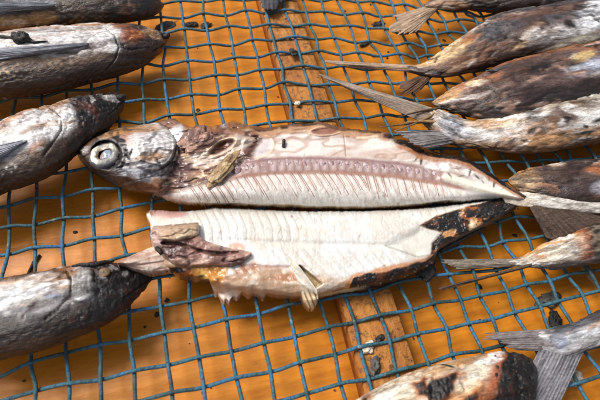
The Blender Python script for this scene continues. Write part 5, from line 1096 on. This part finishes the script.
def pg(c):
    c.lay(np.ones(c.X.shape), (164, 124, 110), 0.3)
    flakes(c, 1.5, 0.0, (100, 64, 56), 0.95, 1, (0.6, 1.3, 1)); flakes(c, 1.9, 0.15, (196, 158, 140), 0.85, 2, (0.6, 1.3, 1)); flakes(c, 2.8, 0.33, (236, 214, 200), 0.9, 3)
    rg = sm(0.85, 0.98, 1 - np.abs(c.n(1.6, 9, 3, (0.6, 1.3, 1)))); c.lay(rg * 0.7, (72, 44, 38), 0.3, -0.08)
    tm = sm(-1.5, 1.5, c.poly([(153, 231), (158, 226), (176, 225), (192, 223), (198, 224), (200, 230), (196, 236), (184, 238), (175, 241), (160, 239)])); c.lay(tm, (190, 158, 130), 0.3)
    flakes(c, 1.6, 0.1, (140, 104, 76), 0.8, 4, (1, 1, 1), tm); flakes(c, 2.2, 0.25, (216, 194, 160), 0.8, 5, (1, 1, 1), tm)
    c.lay(c.m(c.ell(154, 236, 7, 12, 0), 0.4, 0.4, 2, 6) * 0.8, (212, 180, 168))
    c.lay(sm(2.5, 0.0, c.line([(162, 243), (180, 244), (205, 252), (222, 254), (238, 252)]) + 2.5 * c.n(1.3, 46, 3)) * 0.6, (84, 54, 48))
slab('gut', GT, GB, 150.3, 250.7, zg, pg, S, M_GUT, 180, 90, 12, 0.8)
# thin loose skin hanging to the left and the torn fold
def sheet_paint(base, dark, k):
    def p(c):
        c.lay(np.ones(c.X.shape), base, 0.32); flakes(c, 0.9, 0.05, dark, 0.6, k, (0.6, 1.2, 1)); flakes(c, 1.4, 0.2, (244, 234, 220), 0.7, k + 1, (0.6, 1.2, 1))
    return p
def pflap(c):
    sheet_paint((226, 206, 188), (196, 152, 132), 1)(c)
    r = sm(0.84, 0.98, 1 - np.abs(c.n(1.1, 7, 3, (0.5, 2.0, 1)))); c.lay(r * 0.6, (172, 120, 100), None, -0.07); c.d += 0.10 * c.n(0.9, 8, 3, (0.5, 2, 1))
FT = [(117, 262), (126, 257.5), (136, 253.5), (148, 248.5), (158, 245.5), (172, 247), (186, 250)]
FB = [(117, 263.5), (124, 265), (134, 268.5), (146, 271), (158, 271), (172, 269), (186, 262)]
def zf(c, v): return np.interp(c.X, [117, 130, 150, 176], [0.95, 0.85, 0.62, 0.5]) * (0.55 + 0.45 * np.clip(np.sin(np.pi * (0.04 + 0.92 * v)), 0, 1) ** 0.5) + 0.10 * c.n(0.9, 3, 3)
slab('loose_skin_flap', FT, FB, 117.2, 185.5, zf, pflap, S, M_GUT, 130, 60, 13, 1.3, zb=Z0 + 0.25)
TT = [(290, 262), (294, 261), (300, 267), (306, 275), (312, 283), (317, 290), (318.5, 297)]
TB = [(290, 264), (294, 274), (300, 288), (305, 301), (309, 307.5), (314, 308.5), (318.5, 300)]
def zt(c, v): return 0.98 + 0.10 * np.sin(np.pi * v) - np.interp(c.Y, [262, 285, 300, 309], [0, 0.06, 0.35, 0.7]) + 0.05 * np.sin(v * 9 + c.X * 0.3)
def pt(c):
    sheet_paint((232, 222, 204), (206, 186, 160), 4)(c)
    lm = sm(288, 296, c.Y); c.lay(lm * 0.7, (206, 172, 124)); st = np.sin((c.X * 0.9 - c.Y * 0.35) * 1.4); c.lay(lm * sm(0.2, 0.9, st) * 0.8, (112, 78, 44), None, -0.04)
slab('torn_fold', TT, TB, 290.3, 318.2, zt, pt, S, M_FLESH, 70, 70, 14, 0.5)

# tail stem and fin
def ptail(c):
    skin(c, (214, 204, 190), (176, 166, 156), (88, 72, 62), 1, 0.35, -0.35, 0.25)
    flakes(c, 1.6, 0.1, (226, 220, 212), 0.7, 2, (0.3, 1, 1)); creases(c, np.ones(c.X.shape), 3.0, (0.2, 1, 1), 0.03, 3, (110, 96, 86), 0.6)
    c.lay(sm(540, 522, c.X) * 0.8, (222, 206, 184))
tube_body('tail_stem', [(500, 190, 504, 203), (514, 191.5, 516, 206), (526, 192, 528, 207.5), (540, 194, 542, 210), (556, 195, 560, 213), (585, 195, 590, 214), (620, 194, 628, 213), (660, 194, 664, 206)], 0.42, ptail, S, M_SKIN, 220, 80, 131, zoff=0.32)
fin('tail_fin', [(636, 197), (638, 203), (636, 209)], [(720, 165), (722, 190), (716, 206)], 0.8, 1.2, fin_paint((178, 170, 160), (112, 102, 94)), S, M_FIN, 60, 60, 9, 132)
fin('tail_fin', [(528, 204), (550, 208), (584, 210)], [(546, 238), (600, 252), (660, 236)], 0.72, 0.40, fin_paint((92, 74, 62), (36, 29, 25)), S, M_FIN, 60, 70, 11, 133, rag=0.08)

# burnt crumbs sticking to the burnt edges
cs = []
for k in range(150):
    r = random.Random(k + 900)
    z_ = r.choice((0, 0, 1, 1, 2, 3))
    if z_ == 0: x = r.uniform(354, 434); y = float(np.interp(x, [p[0] for p in LB], [p[1] for p in LB])) - r.uniform(1, 13); h = 0.62
    elif z_ == 1: t = r.random(); x = 428 + 96 * t; y = 232 - 33 * t + r.uniform(-5, 14) * (1 - 0.55 * t); h = 0.60 - 0.2 * t
    elif z_ == 2: x = r.uniform(392, 522); y = float(np.interp(x, [p[0] for p in UT], [p[1] for p in UT])) + r.uniform(0.3, 5); h = 0.55 - 0.0015 * (x - 392)
    else: x = r.uniform(165, 225); y = 271 + r.uniform(-4, 8); h = 0.45
    cs.append((back(x, y, Z0 + h + r.uniform(0, 0.08)), r.uniform(0.025, 0.07), k))
chips('burnt_crumbs', cs, M_CHAR, S)
chips('burnt_crumbs', chs, M_CHAR, L_)
def bar(name, a, b, z, parent, w=0.07, mat=None):
    v, f = wire_tube(np.vstack([back(a[0], a[1], z), back((a[0] + b[0]) / 2, (a[1] + b[1]) / 2, z + 0.02), back(b[0], b[1], z)]), w, 6); return mesh_obj(name, v, f, mat or M_CHAR, parent)
bar('burnt_splinter', (284, 140), (283.5, 147), Z0 + 0.78, S)
bar('burnt_splinter', (156.5, 247.5), (162, 254), Z0 + 1.14, S)
bar('burnt_splinter', (440, 251), (484, 227.5), Z0 + 0.1, S, 0.08)  # dark grey skin edge of the lower half, made as a thin bar

# ------------------------------------------------------------------ scraps on the board and on the mesh
def scrap(name, x, y, z, size, label, cat, mat, seed, flat=0.3, n=1):
    r = random.Random(seed)
    o = lump(name, back(x, y, z + size * flat * 0.3), size * 0.85, size * (0.4 + 0.25 * r.random()), size * max(0.12, flat * 0.4), (60, 56, 52), None, mat, r.uniform(-70, 70), seed, 1.1, 2.3, (22, 20))
    tag(o, label, cat, 'scraps dropped under the mesh')
def plain(name, c1, c2, ro=0.6):
    mt, nt, bs = new_mat(name); n = noise(nt, coords(nt), 6.0); nt.links.new(ramp(nt, n, [(0.3, tuple(lin(c1))), (0.7, tuple(lin(c2)))]), bs.inputs['Base Color']); bs.inputs['Roughness'].default_value = ro; bump(nt, n, bs, 0.06); return mt
M_PALE = plain('pale_scrap', (178, 160, 132), (224, 214, 196)); M_GREY = plain('grey_scrap', (52, 48, 46), (104, 98, 92)); M_TWIG = plain('grey_twig', (96, 84, 74), (170, 158, 144))
scrap('fish_scrap', 549, 300, ZB + 0.05, 0.55, 'dark grey scrap under the mesh, farther from the silvery tail than the black scrap', 'scrap', M_GREY, 3, 0.3)
scrap('fish_scrap', 375, 366, -0.05, 0.32, 'dark folded flake on the batten beside the bottom scorched fish', 'scrap', M_GREY, 8, 0.5)
scrap('fish_scrap', 368, 348, -0.05, 0.24, 'pale flake on the batten near the bottom of the picture', 'scrap', M_PALE, 5, 0.5)
scrap('fish_scrap', 379, 339, -0.05, 0.20, 'small black flake on the batten above the pale flake', 'scrap', M_CHAR, 21, 0.5)
scrap('fish_scrap', 379, 24, -0.3, 0.42, 'black leaf shaped scrap near the top, left of the frayed pale tail', 'scrap', M_CHAR, 13, 0.3)
scrap('fish_scrap', 364, 44, ZB + 0.03, 0.30, 'small black scrap on the board below the leaf shaped scrap', 'scrap', M_CHAR, 14, 0.3)
scrap('fish_scrap', 293, 52, 0.10, 0.26, 'black crumb caught on the mesh above the batten', 'scrap', M_CHAR, 15, 0.8)
scrap('fish_scrap', 190, 24, ZB + 0.05, 0.34, 'broad black scrap on the board right of the brown fish snout', 'scrap', M_CHAR, 16, 0.25)
scrap('fish_scrap', 205, 25, ZB + 0.05, 0.32, 'black scrap on the board beside the broad black scrap', 'scrap', M_CHAR, 17, 0.25)
scrap('fish_scrap', 166, 25, -0.4, 0.55, 'dark grey scrap by the snout of the upper left fish', 'scrap', M_GREY, 18, 0.2)
scrap('fish_scrap', 576, 378, ZB + 0.15, 0.34, 'pale round crumb on the board in the lower right corner', 'scrap', M_PALE, 19, 0.8)
scrap('fish_scrap', 298, 103, 0.05, 0.14, 'tiny pale seed on the mesh above the split fish', 'scrap', M_PALE, 20, 0.6)
scrap('fish_scrap', 555, 320, ZB + 0.1, 0.34, 'black scrap just above the silvery forked tail', 'scrap', M_CHAR, 23, 0.6)
scrap('fish_scrap', 425, 268, 0.10, 0.55, 'black charred scrap at the burnt edge of the split fish', 'scrap', M_CHAR, 24, 0.25)
scrap('fish_scrap', 426, 74, ZB + 0.03, 0.22, 'black speck on the board below the brown fish tail at upper right', 'scrap', M_CHAR, 25, 0.25)
o = fin('charred_fin', [(262, -14), (272, -16), (284, -14)], [(262, 8), (270, 9), (286, 2)], 0.5, 0.3, fin_paint((76, 74, 78), (40, 38, 40)), None, M_FIN, 30, 40, 5, 140)
tag(o, 'dark grey charred fin tip at the top edge over the batten', 'fin')
v, f = wire_tube(np.vstack([back(582, 266, -0.3), back(590, 276, -0.35), back(598, 287, -0.4)]), [0.09, 0.12, 0.08], 7)
o = mesh_obj('twig', v, f, M_TWIG); tag(o, 'short grey twig under the mesh at the right edge', 'twig')
v, f = wire_tube(np.vstack([back(40, 255, ZB + 0.05), back(34, 262, ZB + 0.08), back(27, 276, ZB + 0.06)]), [0.05, 0.07, 0.05], 6)
o = mesh_obj('twig', v, f, M_CHAR); tag(o, 'thin dark splinter on the board above the lower left fish', 'twig')
cr = []
for k in range(90):
    r = random.Random(k + 5000); x, y = r.uniform(0, 600), r.uniform(0, 400)
    if k % 3 == 0: x, y = r.gauss(400, 60), abs(r.gauss(20, 40))
    onb = abs((back(x, y, -0.09) - BAT[2]) @ BAT[1]) < BAT[3] * 0.9
    cr.append((back(x, y, -0.095 if onb else ZB + 0.01), r.choice((0.03, 0.04, 0.05, 0.06, 0.11)), k))
o = chips('crumbs', cr, M_CHAR, None); o['label'] = 'tiny burnt crumbs scattered over the orange board'
